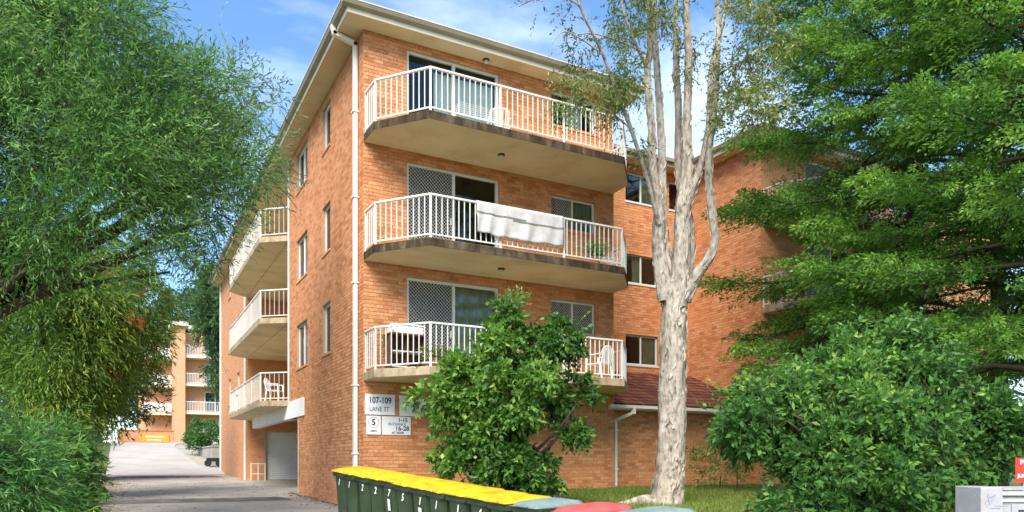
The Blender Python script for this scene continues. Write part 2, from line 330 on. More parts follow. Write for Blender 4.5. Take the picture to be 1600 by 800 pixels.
tag(sheet('side_path', np.linspace(3.2, 5.4, 5), np.arange(44, 72, 1.2), M['conc'], -.02), 'dark concrete strip beside the pale ramp', 'path')
tag(sheet('road', np.array([-200, -60, -20, 0, 20, 60, 200]), np.array([-12, -6, 0, 2.3]), M['asphalt'], .006), 'asphalt street along the front of the block', 'road')
tag(sheet('footpath', np.linspace(-60, 60, 41), np.array([3.4, 4.0, 4.5]), M['path'], .004), 'concrete footpath behind the street kerb', 'footpath')
k = MB()
for x0, x1 in ((-60, -1.2), (5.4, 60)): k.box(x0, x1, 2.32, 2.5, -1.9, -1.60)
tag(k.build('kerb', M['kerb']), 'concrete kerb along the street', 'kerb', kind='structure')
ke = MB()
for i in range(26):
    y0, y1 = 7 + i * 1.35, 7 + (i + 1) * 1.35 - .015
    za, zb = float(gz(-.75, y0)), float(gz(-.75, y1))
    ke.add([(-.9, y0, za - .2), (-.75, y0, za - .2), (-.75, y1, zb - .2), (-.9, y1, zb - .2), (-.9, y0, za + .11), (-.75, y0, za + .11), (-.75, y1, zb + .11), (-.9, y1, zb + .11)],
           [(0, 3, 2, 1), (4, 5, 6, 7), (0, 1, 5, 4), (1, 2, 6, 5), (2, 3, 7, 6), (3, 0, 4, 7)])
tag(ke.build('driveway_kerb', M['kerb']), 'low concrete edging on the garden side of the driveway', 'kerb', kind='structure')
def hump(y, x0, x1, label):
    mb = MB(); n = 24; prof = [(-.34, .0), (-.22, .045), (-.08, .075), (.08, .075), (.22, .045), (.34, .0)]
    for i in range(n + 1):
        x = x0 + (x1 - x0) * i / n; e = min(1, min(i, n - i) / 1.5)
        for dy, dz in prof:
            yy = y + dy + .05 * math.sin(x * 1.7); mb.v.append((x, yy, float(gz(float(x), yy)) + .003 + dz * e + (random.random() - .5) * .008 * (dz > 0)))
    k = len(prof)
    for i in range(n):
        for j in range(k - 1): mb.f.append([i * k + j, (i + 1) * k + j, (i + 1) * k + j + 1, i * k + j + 1]); mb.m.append(0)
    return tag(mb.build('speed_hump', M['hump'], origin=(x0, y, float(gz(x0, y))), smooth=True), label, 'speed hump')
hump(20.9, -.55, 4.15, 'dark speed hump across the driveway before the garage opening')
hump(38.6, -.6, 4.3, 'dark speed hump at the foot of the pale ramp')

# ------------------------------------------------------------------ the apartment building
XC, YC = 4.88, 16.47              # front corner by the driveway
SOF = [1.88, 4.64, 7.36]          # balcony soffits
FLO = [2.07, 4.83, 7.55]          # balcony floors
EAVE = 9.96
B = thing('apartment_building', 'three storey apricot brick apartment building with white railed balconies over garages', 'building', (XC, YC, -1.1))
class Fr:
    """a wall plane: origin, horizontal axis u, outward normal n (axis aligned)"""
    def __init__(s, o, u, n): s.o = Vector(o); s.u = Vector(u); s.n = Vector(n)
    def p(s, u, n, z): q = s.o + s.u * u + s.n * n; return Vector((q.x, q.y, z))
    def box(s, mb, u0, u1, n0, n1, z0, z1):
        a = s.p(u0, n0, z0); b = s.p(u1, n1, z1); mb.box(a.x, b.x, a.y, b.y, z0, z1)
BRICKS = []                        # candidates to be built one by one
BL, BH, JT = .24, .086, .011
def wall(name, F, w, z0, z1, holes, mat, bricks=False, thick=.25, label=None):
    us = sorted(set([.004, w] + [h[0] for h in holes] + [h[1] for h in holes])); zs = sorted(set([z0, z1] + [h[2] for h in holes] + [h[3] for h in holes]))
    us = [u for u in us if .004 <= u <= w]; zs = [z for z in zs if z0 <= z <= z1]
    def solid(i, j):
        if i < 0 or j < 0 or i >= len(us) - 1 or j >= len(zs) - 1: return False
        cu, cz = (us[i] + us[i + 1]) / 2, (zs[j] + zs[j + 1]) / 2
        return not any(h[0] < cu < h[1] and h[2] < cz < h[3] for h in holes)
    mb = MB(); mx_ = F.u.cross(F.n).z                    # handedness
    def q(a, b, c, d): mb.add([a, b, c, d], [(0, 1, 2, 3) if True else (3, 2, 1, 0)])
    for i in range(len(us) - 1):
        for j in range(len(zs) - 1):
            if not solid(i, j): continue
            a0, a1, b0, b1 = us[i], us[i + 1], zs[j], zs[j + 1]
            q(F.p(a0, 0, b0), F.p(a1, 0, b0), F.p(a1, 0, b1), F.p(a0, 0, b1))
            q(F.p(a1, -thick, b0), F.p(a0, -thick, b0), F.p(a0, -thick, b1), F.p(a1, -thick, b1))
            if not solid(i - 1, j): q(F.p(a0, -thick, b0), F.p(a0, 0, b0), F.p(a0, 0, b1), F.p(a0, -thick, b1))
            if not solid(i + 1, j): q(F.p(a1, 0, b0), F.p(a1, -thick, b0), F.p(a1, -thick, b1), F.p(a1, 0, b1))
            if not solid(i, j - 1): q(F.p(a0, -thick, b0), F.p(a1, -thick, b0), F.p(a1, 0, b0), F.p(a0, 0, b0))
            if not solid(i, j + 1): q(F.p(a0, 0, b1), F.p(a1, 0, b1), F.p(a1, -thick, b1), F.p(a0, -thick, b1))
    o = mb.build(name, mat, B)
    if label: o['label'] = label
    if not bricks: return o
    bk = MB(); rg = random.Random(len(name) + int(w * 100)); c = 0; z = z0; pick = []
    while z + BH <= z1 + .02:
        zb, zt = z, min(z + BH - JT, z1 - .002)
        iv = [(0.0, w)]
        for h in holes:
            if h[2] < zt and h[3] > zb + .02:
                nv = []
                for a, b in iv:
                    if h[1] <= a or h[0] >= b: nv.append((a, b))
                    else:
                        if h[0] > a: nv.append((a, h[0]))
                        if h[1] < b: nv.append((h[1], b))
                iv = nv
        for a, b in iv:
            u = a - (BL / 2 if c % 2 else 0)
            while u < b:
                s0, s1 = max(u, a), min(u + BL - JT, b); u += BL
                if s1 - s0 < .03: continue
                pr = .007 + rg.random() * .003; full = abs(s1 - s0 - (BL - JT)) < .001 and zt - zb > BH - JT - .001
                pick.append((full, s0, s1, zb, zt, pr))
        z += BH; c += 1
    for full, s0, s1, zb, zt, pr in pick:
        cp = F.p((s0 + s1) / 2, 0, (zb + zt) / 2)
        BRICKS.append((depth_of(cp), full, F, s0, s1, zb, zt, pr, o))
    return o
def finish_bricks():
    cand = sorted([b for b in BRICKS if b[1] and .1 < b[5] < 9.6], key=lambda b: b[0])[:300]; ids = set(id(b) for b in cand)
    shared = {}
    for b in cand:
        d, full, F, s0, s1, zb, zt, pr, par = b; kx = abs(F.u.x) > .5
        if kx not in shared:
            m = MB(); l, h = (s1 - s0) / 2, (zt - zb) / 2
            if kx: m.box(-l, l, -.009, .009, -h, h)
            else: m.box(-.009, .009, -l, l, -h, h)
            t = m.build('brick', M['brick']); shared[kx] = t.data; bpy.data.objects.remove(t)
        o = bpy.data.objects.new('brick', shared[kx]); COL.objects.link(o); o.parent = par
        o.location = F.p((s0 + s1) / 2, pr - .009, (zb + zt) / 2) - ORG[par]
    rest = {}
    for b in BRICKS:
        if id(b) not in ids: rest.setdefault(b[8], []).append(b)
    for par, bl in rest.items():
        mb = MB()
        for d, full, F, s0, s1, zb, zt, pr, _ in bl:
            P = [F.p(s0, 0, zb), F.p(s1, 0, zb), F.p(s1, 0, zt), F.p(s0, 0, zt), F.p(s0, pr, zb), F.p(s1, pr, zb), F.p(s1, pr, zt), F.p(s0, pr, zt)]
            mb.add(P, [(4, 5, 6, 7), (0, 1, 5, 4), (1, 2, 6, 5), (2, 3, 7, 6), (3, 0, 4, 7)])
        tag(mb.build('brickwork', M['brick'], par), kind='stuff')

# -- openings
def frame_ring(mb, F, u0, u1, n0, n1, z0, z1, t):
    F.box(mb, u0, u1, n0, n1, z0, z0 + t); F.box(mb, u0, u1, n0, n1, z1 - t, z1)
    F.box(mb, u0, u0 + t, n0, n1, z0 + t, z1 - t); F.box(mb, u1 - t, u1, n0, n1, z0 + t, z1 - t)
def lattice(F, u0, u1, z0, z1, n, step=.075, w=.012):
    """crossed diagonal bars clipped to a rectangle"""
    mb = MB()
    for sgn in (1, -1):
        c = -(z1 - z0) if sgn > 0 else 0
        lim = (u1 - u0) if sgn > 0 else (u1 - u0) + (z1 - z0)
        while c < lim:
            # line: u - u0 = c + sgn*(z - z0)
            zs_ = [z0, z1, z0 + (0 - c) * sgn, z0 + ((u1 - u0) - c) * sgn]; pts = []
            lo, hi = max(z0, min(zs_[2], zs_[3])), min(z1, max(zs_[2], zs_[3]))
            if hi - lo > .02:
                a = F.p(u0 + c + sgn * (lo - z0), n + .002 * sgn, lo); b = F.p(u0 + c + sgn * (hi - z0), n + .002 * sgn, hi); mb.bar(a, b, .004, w) if False else mb.bar(a, b, w, w * .5)
            c += step
    return mb
def drape(F, u0, u1, n, z0, z1, mat, name, par, waves=.11, amp=.03):
    mb = MB(); k = max(8, int((u1 - u0) / .02)); th = .006
    for i in range(k + 1):
        u = u0 + (u1 - u0) * i / k; d = n + amp * math.sin(2 * math.pi * (u - u0) / waves + .7 * math.sin(u * 5))
        mb.v += [tuple(F.p(u, d, z0)), tuple(F.p(u, d, z1))]
    for i in range(k): mb.f.append([2 * i, 2 * i + 2, 2 * i + 3, 2 * i + 1]); mb.m.append(0)
    return mb.build(name, mat, par, smooth=True)
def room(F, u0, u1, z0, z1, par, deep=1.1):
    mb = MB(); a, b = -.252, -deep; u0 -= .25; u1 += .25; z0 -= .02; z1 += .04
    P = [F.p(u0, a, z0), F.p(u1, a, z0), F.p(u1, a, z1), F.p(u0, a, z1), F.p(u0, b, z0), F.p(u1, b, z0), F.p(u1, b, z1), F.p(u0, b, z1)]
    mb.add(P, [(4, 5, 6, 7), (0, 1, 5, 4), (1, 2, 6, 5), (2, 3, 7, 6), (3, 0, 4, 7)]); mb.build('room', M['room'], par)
def window(F, u0, u1, z0, z1, kind='slider', sill=True, curtain=None, label=None, part=(0, 1)):
    mb = MB(); frame_ring(mb, F, u0 + .002, u1 - .002, -.13, -.07, z0 + .002, z1 - .002, .05); um = (u0 + u1) / 2
    if kind != 'single': F.box(mb, um - .025, um + .025, -.125, -.065, z0 + .05, z1 - .05)
    w = mb.build('window', M['white'], B)
    if label: w['label'] = label
    halves = [(u0 + .05, u1 - .05)] if kind == 'single' else [(u0 + .05, um - .025), (um + .025, u1 - .05)]
    for i, (a, b) in enumerate(halves):
        pm = MB(); F.box(pm, a, b, -.105, -.099, z0 + .05, z1 - .05); pm.build('pane', M['glass'], w)
        if kind == 'screen' or (kind == 'half' and i == 0):
            sb = MB(); F.box(sb, a, b, -.096, -.093, z0 + .05, z1 - .05); sb.build('fly_screen', M['screenbk'], w)
            lattice(F, a, b, z0 + .05, z1 - .05, -.083).build('security_screen', M['screen'], w)
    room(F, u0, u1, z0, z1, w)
    if curtain: drape(F, u0 + .01 + (u1 - u0 - .02) * part[0], u0 + .01 + (u1 - u0 - .02) * part[1], -.19, z0 + .01, z1 - .01, curtain, 'curtain', w)
    if sill:
        s = MB(); F.box(s, u0 - .03, u1 + .03, -.068, .035, z0 - .055, z0 + .004); s.build('sill', M['white'] if sill == 'white' else M['brick'], w)
    return w
def sliding_door(F, u0, u1, z0, z1, left='screen', right=None, label=None):
    mb = MB(); frame_ring(mb, F, u0 + .002, u1 - .002, -.14, -.05, z0 + .002, z1 - .002, .065); um = (u0 + u1) / 2
    F.box(mb, um - .035, um + .035, -.135, -.045, z0 + .065, z1 - .065)
    d = mb.build('sliding_door', M['white'], B)
    if label: d['label'] = label
    for i, (a, b) in enumerate([(u0 + .065, um - .035), (um + .035, u1 - .065)]):
        pm = MB(); F.box(pm, a, b, -.115, -.108, z0 + .065, z1 - .065); pm.build('pane', M['glass'], d)
        if i == 0 and left == 'screen':
            sb = MB(); F.box(sb, a, b, -.10, -.097, z0 + .065, z1 - .065); sb.build('fly_screen', M['screenbk'], d)
            lattice(F, a, b, z0 + .065, z1 - .065, -.08, .085, .014).build('security_screen', M['screen'], d)
            hb = MB(); F.box(hb, b - .06, b - .02, -.07, -.04, z0 + .95, z0 + 1.12); hb.build('handle', M['white'], d)
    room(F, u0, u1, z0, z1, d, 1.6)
    if left == 'blind': drape(F, u0 + .75, u1 - .08, -.19, z0 + .01, z1 - .30, M['blind'], 'blind', d, .09, .02)
    if right is not None: drape(F, um + .02, u1 - .02, -.20, z0 + .01, z1 - .01, right, 'curtain', d, .13, .035)
    return d

# -- balconies
def balcony(F, poly, lev, single=True, zs=None, edge=None, post_step=1.8, lamp=None):
    """poly = [(u, v)] from wall to wall, v outwards; slab, rails, posts, balusters"""
    so, fl = (SOF[lev], FLO[lev]) if zs is None else zs
    pts = [F.p(u, v, 0) for u, v in poly]
    base = [F.p(poly[0][0], .012, 0)] + pts[1:-1] + [F.p(poly[-1][0], .012, 0)] if poly[0][1] == 0 else pts
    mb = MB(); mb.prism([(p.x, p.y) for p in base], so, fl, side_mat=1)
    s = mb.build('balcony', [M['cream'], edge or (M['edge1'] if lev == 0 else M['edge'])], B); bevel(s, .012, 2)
    ins = []                                               # rail line, set in from the slab edge
    cx = sum(p[0] for p in poly) / len(poly); cv = 0.2
    for i, (u, v) in enumerate(poly):
        if v == 0: ins.append((u + (.05 if u < cx else -.05), .02))
        else: ins.append((u + (.05 if u < cx else -.05) * 1.0, v - .05))
    rp = [F.p(u, v, 0) for u, v in ins]; zt = fl + .94; zb = fl + .085
    top, bot, bal, posts = MB(), MB(), [], []
    for a, b in zip(rp[:-1], rp[1:]):
        d = (b - a); ln = d.length; e = d.normalized() * .016
        top.bar((a.x - e.x, a.y - e.y, zt), (b.x + e.x, b.y + e.y, zt), .055, .038); bot.bar((a.x, a.y, zb), (b.x, b.y, zb), .03, .028)
        k = max(1, round(ln / post_step)); sp = .134 if single else .165
        for j in range(k + 1): posts.append(a + d * (j / k))
        m = max(1, round(ln / sp))
        for j in range(1, m):
            t = j / m
            if min(abs(t - jj / k) for jj in range(k + 1)) * ln > .045: bal.append((a + d * t, math.atan2(d.y, d.x)))
    top.build('top_rail', M['white'], s); bot.build('bottom_rail', M['white'], s)
    seen = []
    for p in posts:
        if any((p - q).length < .02 for q in seen): continue
        seen.append(p); m = MB(); m.box(p.x - .021, p.x + .021, p.y - .021, p.y + .021, fl - .01, zt - .012); m.build('post', M['white'], s)
    if single:
        global BALM
        for p, a in bal:
            if BALM is None:
                m = MB(); m.box(-.0095, .0095, -.0095, .0095, -(zt - zb) / 2, (zt - zb) / 2); t = m.build('baluster', M['white']); BALM = t.data; bpy.data.objects.remove(t)
            o = bpy.data.objects.new('baluster', BALM); COL.objects.link(o); o.parent = s; o.location = Vector((p.x, p.y, (zt + zb) / 2 - .006)) - ORG[s]; o.rotation_euler.z = a
    else:
        m = MB()
        for p, a in bal: m.box(p.x - .007, p.x + .007, p.y - .007, p.y + .007, zb, zt - .012)
        tag(m.build('baluster', M['white'], s), kind='stuff')
    return s
BALM = None
def ceiling_light(F, u, v, z):
    p = F.p(u, v, z); mb = MB(); mb.lathe([(.085, .004), (.085, -.03), (.06, -.045)], p, 16); o = mb.build('ceiling_light', M['lamp'], B, smooth=False)
    g = MB(); g.lathe([(.062, -.04), (.06, -.075), (.035, -.10), (.006, -.108)], p, 16); g.build('globe', M['lampglass'], o, smooth=True)
# front block -------------------------------------------------------------
F1 = Fr((XC, YC, 0), (1, 0, 0), (0, -1, 0)); WF = 7.02
doors = [(1.05, 3.50, FLO[i] + .03, z) for i, z in enumerate((4.40, 7.13, 9.80))]
wins = [(5.02, 6.42, z0, z1) for z0, z1 in ((3.44, 4.30), (6.18, 7.03), (8.88, 9.78))]
wall('front_wall', F1, WF, -1.4, EAVE, doors + wins, M['mortar'], True)
sliding_door(F1, *doors[0], right=M['curtain'], label='sliding door with diamond screen and olive curtain')
sliding_door(F1, *doors[1], label='sliding door with diamond screen and dark open side')
sliding_door(F1, *doors[2], left='blind', label='sliding door with pale vertical blind behind glass')
window(F1, *wins[0], kind='screen'); window(F1, *wins[1], kind='half', curtain=M['curtain']); window(F1, *wins[2], kind='slider', curtain=M['blind'], part=(.45, .75))
BP = [(0.0, 0), (.02, .73), (.90, 1.81), (6.05, 1.81), (6.97, .73), (6.99, 0)]
for i in range(3):
    balcony(F1, BP, i)
    ceiling_light(F1, 3.1, .9, SOF[i] if i else SOF[0])
ceiling_light(F1, 3.05, .18, EAVE)
# side wall by the driveway ---------------------------------------------------
F2 = Fr((XC, YC, 0), (0, 1, 0), (-1, 0, 0))
tall = [(3.02, 3.88, z0, z1) for z0, z1 in ((2.96, 4.32), (5.70, 7.0), (8.50, 9.72))]
small = [(5.75, 7.30, z0, z1) for z0, z1 in ((2.96, 4.32), (5.70, 7.0), (8.50, 9.72))]
wall('side_wall', F2, 8.46, -1.5, EAVE, tall + small + [(7.0, 9, -2, 1.46)], M['mortar'], True)
for h in tall: window(F2, *h, kind='single', curtain=M['blind'])
for h in small: window(F2, *h, kind='slider', curtain=M['blind'], part=(.55, .98))
# notch with side balconies and the garage opening
F3 = Fr((XC, YC + 18.0, 0), (1, 0, 0), (0, -1, 0))
gd = (.82, 3.25, -1.2, 1.40)
wall('garage_end_wall', F3, 3.5, -1.5, EAVE, [gd], M['brickX'])
wall('recess_wall', Fr((XC + 3.5, YC + 8.46, 0), (0, 1, 0), (-1, 0, 0)), 9.54, -1.5, EAVE, [], M['brickY'])
mb = MB(); mb.box(XC, XC + 3.5, YC + 8.21, YC + 8.46, 1.46, EAVE); mb.build('recess_return_wall', M['brickX'], B)
mb = MB(); mb.box(XC + 3.25, XC + 3.5, YC + 6.8, YC + 8.46, -1.5, 1.45); mb.build('garage_pier', M['brickY'], B)
mb = MB(); mb.box(XC + .26, XC + 3.5, YC + 6.8, YC + 7.0, -1.5, 1.45); mb.build('garage_near_wall', M['brickX'], B)
BS = [(8.48, 0), (9.15, .85), (17.1, .85), (17.95, 0)]
for i in range(3):
    s = balcony(F2, BS, i, single=False, edge=M['edge1'])
    mb = MB(); mb.box(XC + .0, XC + 3.24, YC + 8.47, YC + 17.98, SOF[i] + .002, FLO[i] - .002); mb.build('recess_floor', M['cream'], s)
    p = F2.p(9.9, -.4, SOF[i]); g = MB(); g.lathe([(.09, .004), (.09, -.03), (.05, -.09)], p, 14); g.build('ceiling_light', M['lamp'], B)
mb = MB(); F2.box(mb, 6.15, 8.45, .004, .05, 1.44, 2.0); F2.box(mb, 8.4505, 16.0, -.2, .05, 1.44, 1.878); mb.build('garage_beam', M['whitebeam'], B)
mb = MB(); F2.box(mb, 7.002, 7.06, -.1, .02, -1.2, 1.45); mb.build('garage_jamb', M['fascia'], B)
mb = MB(); k = 30                       # roller door: real corrugations
for i in range(k * 4 + 1):
    z = gd[2] + (gd[3] - gd[2]) * i / (k * 4); d = -.12 + .012 * (0, 1, 1, 0)[i % 4]
    mb.v += [tuple(F3.p(gd[0], d, z)), tuple(F3.p(gd[1], d, z))]
for i in range(k * 4): mb.f.append([2 * i, 2 * i + 1, 2 * i + 3, 2 * i + 2]); mb.m.append(0)
mb.build('roller_door', M['rollerdoor'], B)
for u_ in (gd[0] - .05, gd[1]): mb = MB(); F3.box(mb, u_, u_ + .05, -.14, .02, gd[2], gd[3] + .05); mb.build('roller_door_track', M['steel'], B)
mb = MB()                               # low pipe barrier beside the garage
for u in (.12, .42, .72):
    a = F3.p(u, .5, -1.0); mb.tube([a, a + Vector((0, 0, 1.0))], .022, 8)
for z in (-.5, -.05): mb.tube([F3.p(.12, .5, z), F3.p(.72, .5, z)], .018, 8)
mb.build('pipe_barrier', M['pipe'], B)
# further part of the side wall
F4 = Fr((XC, YC + 18.0, 0), (0, 1, 0), (-1, 0, 0))
h4 = [(u, u + .9, z0, z1) for u in (2.2, 5.4) for z0, z1 in ((2.96, 4.32), (5.70, 7.0), (8.50, 9.72))]
wall('rear_side_wall', F4, 9.5, -1.5, EAVE, h4, M['brickY'])
for h in h4: window(F4, *h, kind='single', curtain=M['blind'])
mb = MB(); mb.box(XC + 3.5, XC + 7.02, YC + 18.0, YC + 18.2, -1.5, EAVE); mb.box(XC, XC + 7.02, YC + 27.3, YC + 27.5, -1.5, EAVE - .002); mb.build('rear_wall', M['brickX'], B)
mb = MB(); mb.box(XC + 6.77, XC + 7.02, YC + .252, YC + 27.29, -1.4, EAVE - .001); mb.build('inner_side_wall', M['brickY'], B)
# recessed link, its tiled ground floor and the right hand block ---------------------------------
XL = XC + WF; XR = 17.5; YL = 19.74
F5 = Fr((XL, YL, 0), (1, 0, 0), (0, -1, 0)); wl = XR - XL
lw = [(14.75 - XL, 16.12 - XL, z0, z1) for z0, z1 in ((3.28, 4.28), (6.0, 6.98), (8.72, 9.70))]
lw2 = [(16.60 - XL, 17.32 - XL, z0, z1) for z0, z1 in ((3.28, 4.28), (6.0, 6.98), (8.72, 9.70))]
wall('link_wall', F5, wl, 1.2, EAVE, lw + lw2, M['mortar'], True)
for h, pt_ in zip(lw, ((.62, .97), (.30, .62), (.55, .97))): window(F5, *h, sill='white', curtain=M['curtain'], part=pt_)
for h in lw2: window(F5, *h, kind='single', sill='white')
F6 = Fr((XR, 16.47, 0), (0, 1, 0), (-1, 0, 0))
wall('right_block_side_wall', F6, 3.28, -1.2, EAVE, [], M['mortar'], True)
F7 = Fr((XR, 16.47, 0), (1, 0, 0), (0, -1, 0))
rd = [(2.0, 4.45, FLO[i] + .03, z) for i, z in enumerate((4.40, 7.13, 9.80))]; rw = [(6.2, 7.6, z0, z1) for z0, z1 in ((3.44, 4.30), (6.18, 7.03), (8.88, 9.78), (-.1, 1.1))]
wall('right_block_front_wall', F7, 13, -1.2, EAVE, rd + rw, M['brickX'])
for i, h in enumerate(rd): sliding_door(F7, *h, right=M['blind'] if i else None)
for h in rw: window(F7, *h, sill='white')
for i in range(3): balcony(F7, [(0.06, 0), (.08, .73), (.95, 1.81), (5.6, 1.81), (6.45, .73), (6.47, 0)], i, single=False, edge=M['edge1'])
mb = MB(); mb.box(XR + 12.75, XR + 13, 16.73, 35, -1.2, EAVE - .001); mb.build('right_block_far_wall', M['brickY'], B)
F8 = Fr((XL, 16.9, 0), (1, 0, 0), (0, -1, 0))
wall('ground_floor_wall', F8, XR - XL, -1.2, 1.56, [], M['mortar'], True)
# tiled lean-to roof, tile by tile
e0 = Vector((XL + .0, 16.42, 1.60)); top_y, top_z = YL - .01, 3.0
sl = math.hypot(top_y - e0.y, top_z - e0.z); td = Vector((0, (top_y - e0.y) / sl, (top_z - e0.z) / sl)); tn = Vector((0, -td.z, td.y))
mb = MB(); P = [e0, Vector((XR, e0.y, e0.z)), Vector((XR, top_y, top_z)), Vector((XL, top_y, top_z))]
mb.add([p - tn * .01 for p in P] + [p - tn * .06 for p in P], [(0, 1, 2, 3), (7, 6, 5, 4), (0, 4, 5, 1), (1, 5, 6, 2), (2, 6, 7, 3), (3, 7, 4, 0)])
lean = mb.build('lean_to_roof', M['rooftile'], B)
tm = None; tw, cl = .28, .325; nr = int(sl / cl); ncol = int((XR - XL) / tw)
tl = (XR - XL) / ncol
mbt = MB(); prof = [(-.5, .012), (-.36, .034), (-.2, .020), (0, .012), (.2, .020), (.36, .034), (.5, .012)]
for k_, (px, pz) in enumerate(prof):
    for t, lift in ((0, .028), (1, .004)):
        q = Vector((px * (tl - .006), 0, 0)) + td * (t * (cl + .03)) + tn * (pz + lift); mbt.v.append(tuple(q))
    q = Vector((px * (tl - .006), 0, 0)) + tn * (pz + .006); mbt.v.append(tuple(q))
for k_ in range(len(prof) - 1):
    a, b = 3 * k_, 3 * k_ + 3; mbt.f += [[a, b, b + 1, a + 1], [a + 2, b + 2, b, a]]; mbt.m += [0, 0]
t = mbt.build('tile', M['tile']); tm = t.data; bpy.data.objects.remove(t)
for r_ in range(nr):
    for c_ in range(ncol):
        o = bpy.data.objects.new('tile', tm); COL.objects.link(o); o.parent = lean
        o.location = e0 + Vector(((c_ + .5) * tl, 0, 0)) + td * (r_ * cl + .01) + tn * random.uniform(0, .006) - ORG[lean]; o.rotation_euler.z = random.uniform(-.008, .008)
mb = MB()
for z0, z1, y0, y1 in ((1.46, 1.58, 16.36, 16.38), ): mb.box(XL - .25, XR - .002, y0, y1, z0, z1)
mb.box(XL + .0, XR - .002, 16.38, 16.88, 1.47, 1.485)
mb.build('lean_to_eave', M['fascia'], lean)
mb = MB(); mb.add([(XL - .25, 16.355, 1.48), (XL - .25, 16.24, 1.50), (XL - .25, 16.23, 1.585), (XL - .25, 16.355, 1.585), (XR - .01, 16.355, 1.48), (XR - .01, 16.24, 1.50), (XR - .01, 16.23, 1.585), (XR - .01, 16.355, 1.585)],
                 [(0, 1, 2, 3), (7, 6, 5, 4), (0, 4, 5, 1), (1, 5, 6, 2), (2, 6, 7, 3), (3, 7, 4, 0)]); mb.build('gutter', M['pipe'], lean)
# main roofs ------------------------------------------------------------------
def roof(name, x0, x1, y0, y1, pitch=19, gut=(1, 1, 1, 1)):
    z = 10.17; w = min(x1 - x0, y1 - y0) / 2; h = w * math.tan(R(pitch)); mb = MB()
    if x1 - x0 < y1 - y0: r = [((x0 + x1) / 2, y0 + w, z + h), ((x0 + x1) / 2, y1 - w, z + h)]
    else: r = [(x0 + w, (y0 + y1) / 2, z + h), (x1 - w, (y0 + y1) / 2, z + h)]
    c = [(x0, y0, z), (x1, y0, z), (x1, y1, z), (x0, y1, z)]
    fs = [(0, 1, 4), (1, 2, 5, 4), (2, 3, 5), (3, 0, 4, 5)] if x1 - x0 < y1 - y0 else [(0, 1, 5, 4), (1, 2, 5), (2, 3, 4, 5), (3, 0, 4)]
    mb.add(c + r, fs + [(3, 2, 1, 0)]); o = mb.build(name, M['rooftile'], B)
    s = MB(); s.box(x0 + .02, x1 - .02, y0 + .02, y1 - .02, EAVE, EAVE + .012); s.build('soffit', M['cream'], o)
    f = MB(); t = .022; f.box(x0, x1, y0, y0 + t - .004, EAVE - .02, z - .005); f.box(x0, x1, y1 - t + .004, y1, EAVE - .02, z - .005)
    f.box(x0, x0 + t - .004, y0 + t, y1 - t, EAVE - .02, z - .005); f.box(x1 - t + .004, x1, y0 + t, y1 - t, EAVE - .02, z - .005); f.build('fascia', M['fascia'], o)
    # gutter: ring with a sloping underside and a bright top lip
    g = MB(); lip = MB()
    def seg(a, b, nx, ny):
        d = Vector((nx, ny, 0)); A, Bv = Vector(a), Vector(b)
        pr = [(.001, z - .125), (.10, z - .085), (.125, z - .03), (.125, z + .005), (.001, z + .005)]
        P = [A + d * q[0] + Vector((0, 0, q[1])) for q in pr] + [Bv + d * q[0] + Vector((0, 0, q[1])) for q in pr]
        k = 5; g.add(P, [tuple(range(k))[::-1], tuple(range(k, 2 * k))] + [(i, (i + 1) % k, k + (i + 1) % k, k + i) for i in range(k)])
        lip.bar(A + d * .125 + Vector((0, 0, z + .008)), Bv + d * .125 + Vector((0, 0, z + .008)), .03, .028)
    e = .125
    if gut[0]: seg((x0 - e, y0, 0), (x1 + e, y0, 0), 0, -1)
    if gut[1]: seg((x1, y0, 0), (x1, y1, 0), 1, 0)
    if gut[3]: seg((x0, y0, 0), (x0, y1, 0), -1, 0)
    g.build('gutter', M['gutter'], o); lip.build('gutter_lip', M['fascia'], o)
    return o
OH = .52
roof('roof', XC - OH, XL + OH, YC - OH, YC + 27.5 + OH)
roof('roof', XR - OH, XR + 13 + OH, YC - OH, 35.5)
mb = MB(); y0, y1, z = YL - OH, 30, 10.17; xa, xb = XL + OH + .13, XR - OH - .13
mb.add([(xa, y0, z), (xb, y0, z), (xb, (y0 + y1) / 2, z + 1.8), (xa, (y0 + y1) / 2, z + 1.8), (xa, y1, z), (xb, y1, z)], [(0, 1, 2, 3), (3, 2, 5, 4), (0, 3, 4), (1, 5, 2), (0, 4, 5, 1)])
lr = mb.build('roof', M['rooftile'], B); s = MB(); s.box(xa, xb, y0 + .02, y1, EAVE, EAVE + .012); s.build('soffit', M['cream'], lr)
s = MB(); s.box(xa, xb, y0, y0 + .018, EAVE - .02, z - .005); s.build('fascia', M['fascia'], lr); s = MB(); s.box(xa, xb, y0 - .12, y0 - .002, z - .11, z + .005); s.build('gutter', M['gutter'], lr)
# downpipes -------------------------------------------------------------------
def downpipe(pts, r, brackets, F=None, square=True):
    mb = MB(); pts = [Vector(p) for p in pts]
    if square:
        for a, b in zip(pts[:-1], pts[1:]):
            d = (b - a).normalized() * r * .7; mb.bar(a - d, b + d, 2 * r, 1.5 * r)
    else: mb.tube(pts, r, 12)
    o = mb.build('downpipe', M['pipe'], B)
    for z in brackets:
        p = pts[-1]; m = MB(); m.box(p.x - r * 1.25, p.x + r * 1.25, p.y - r * 1.35, p.y + r * 1.35, z, z + .035); m.build('bracket', M['pipe'], o)
    return o
downpipe([F2.p(.42, .60, 10.06), F2.p(.42, .56, 9.93), F2.p(.42, .075, 9.80), F2.p(.42, .075, -1.05)], .058, (.2, 1.8, 4.2, 6.2, 8.2))
downpipe([F2.p(8.36, .05, 9.93), F2.p(8.36, .05, 2.02)], .03, (4, 7))
downpipe([F2.p(18.15, .6, 10.02), F2.p(18.15, .06, 9.85), F2.p(18.15, .06, -.78)], .045, (2, 5, 8))
downpipe([F2.p(27.35, .06, 9.9), F2.p(27.35, .06, -.6)], .055, (2, 5, 8))
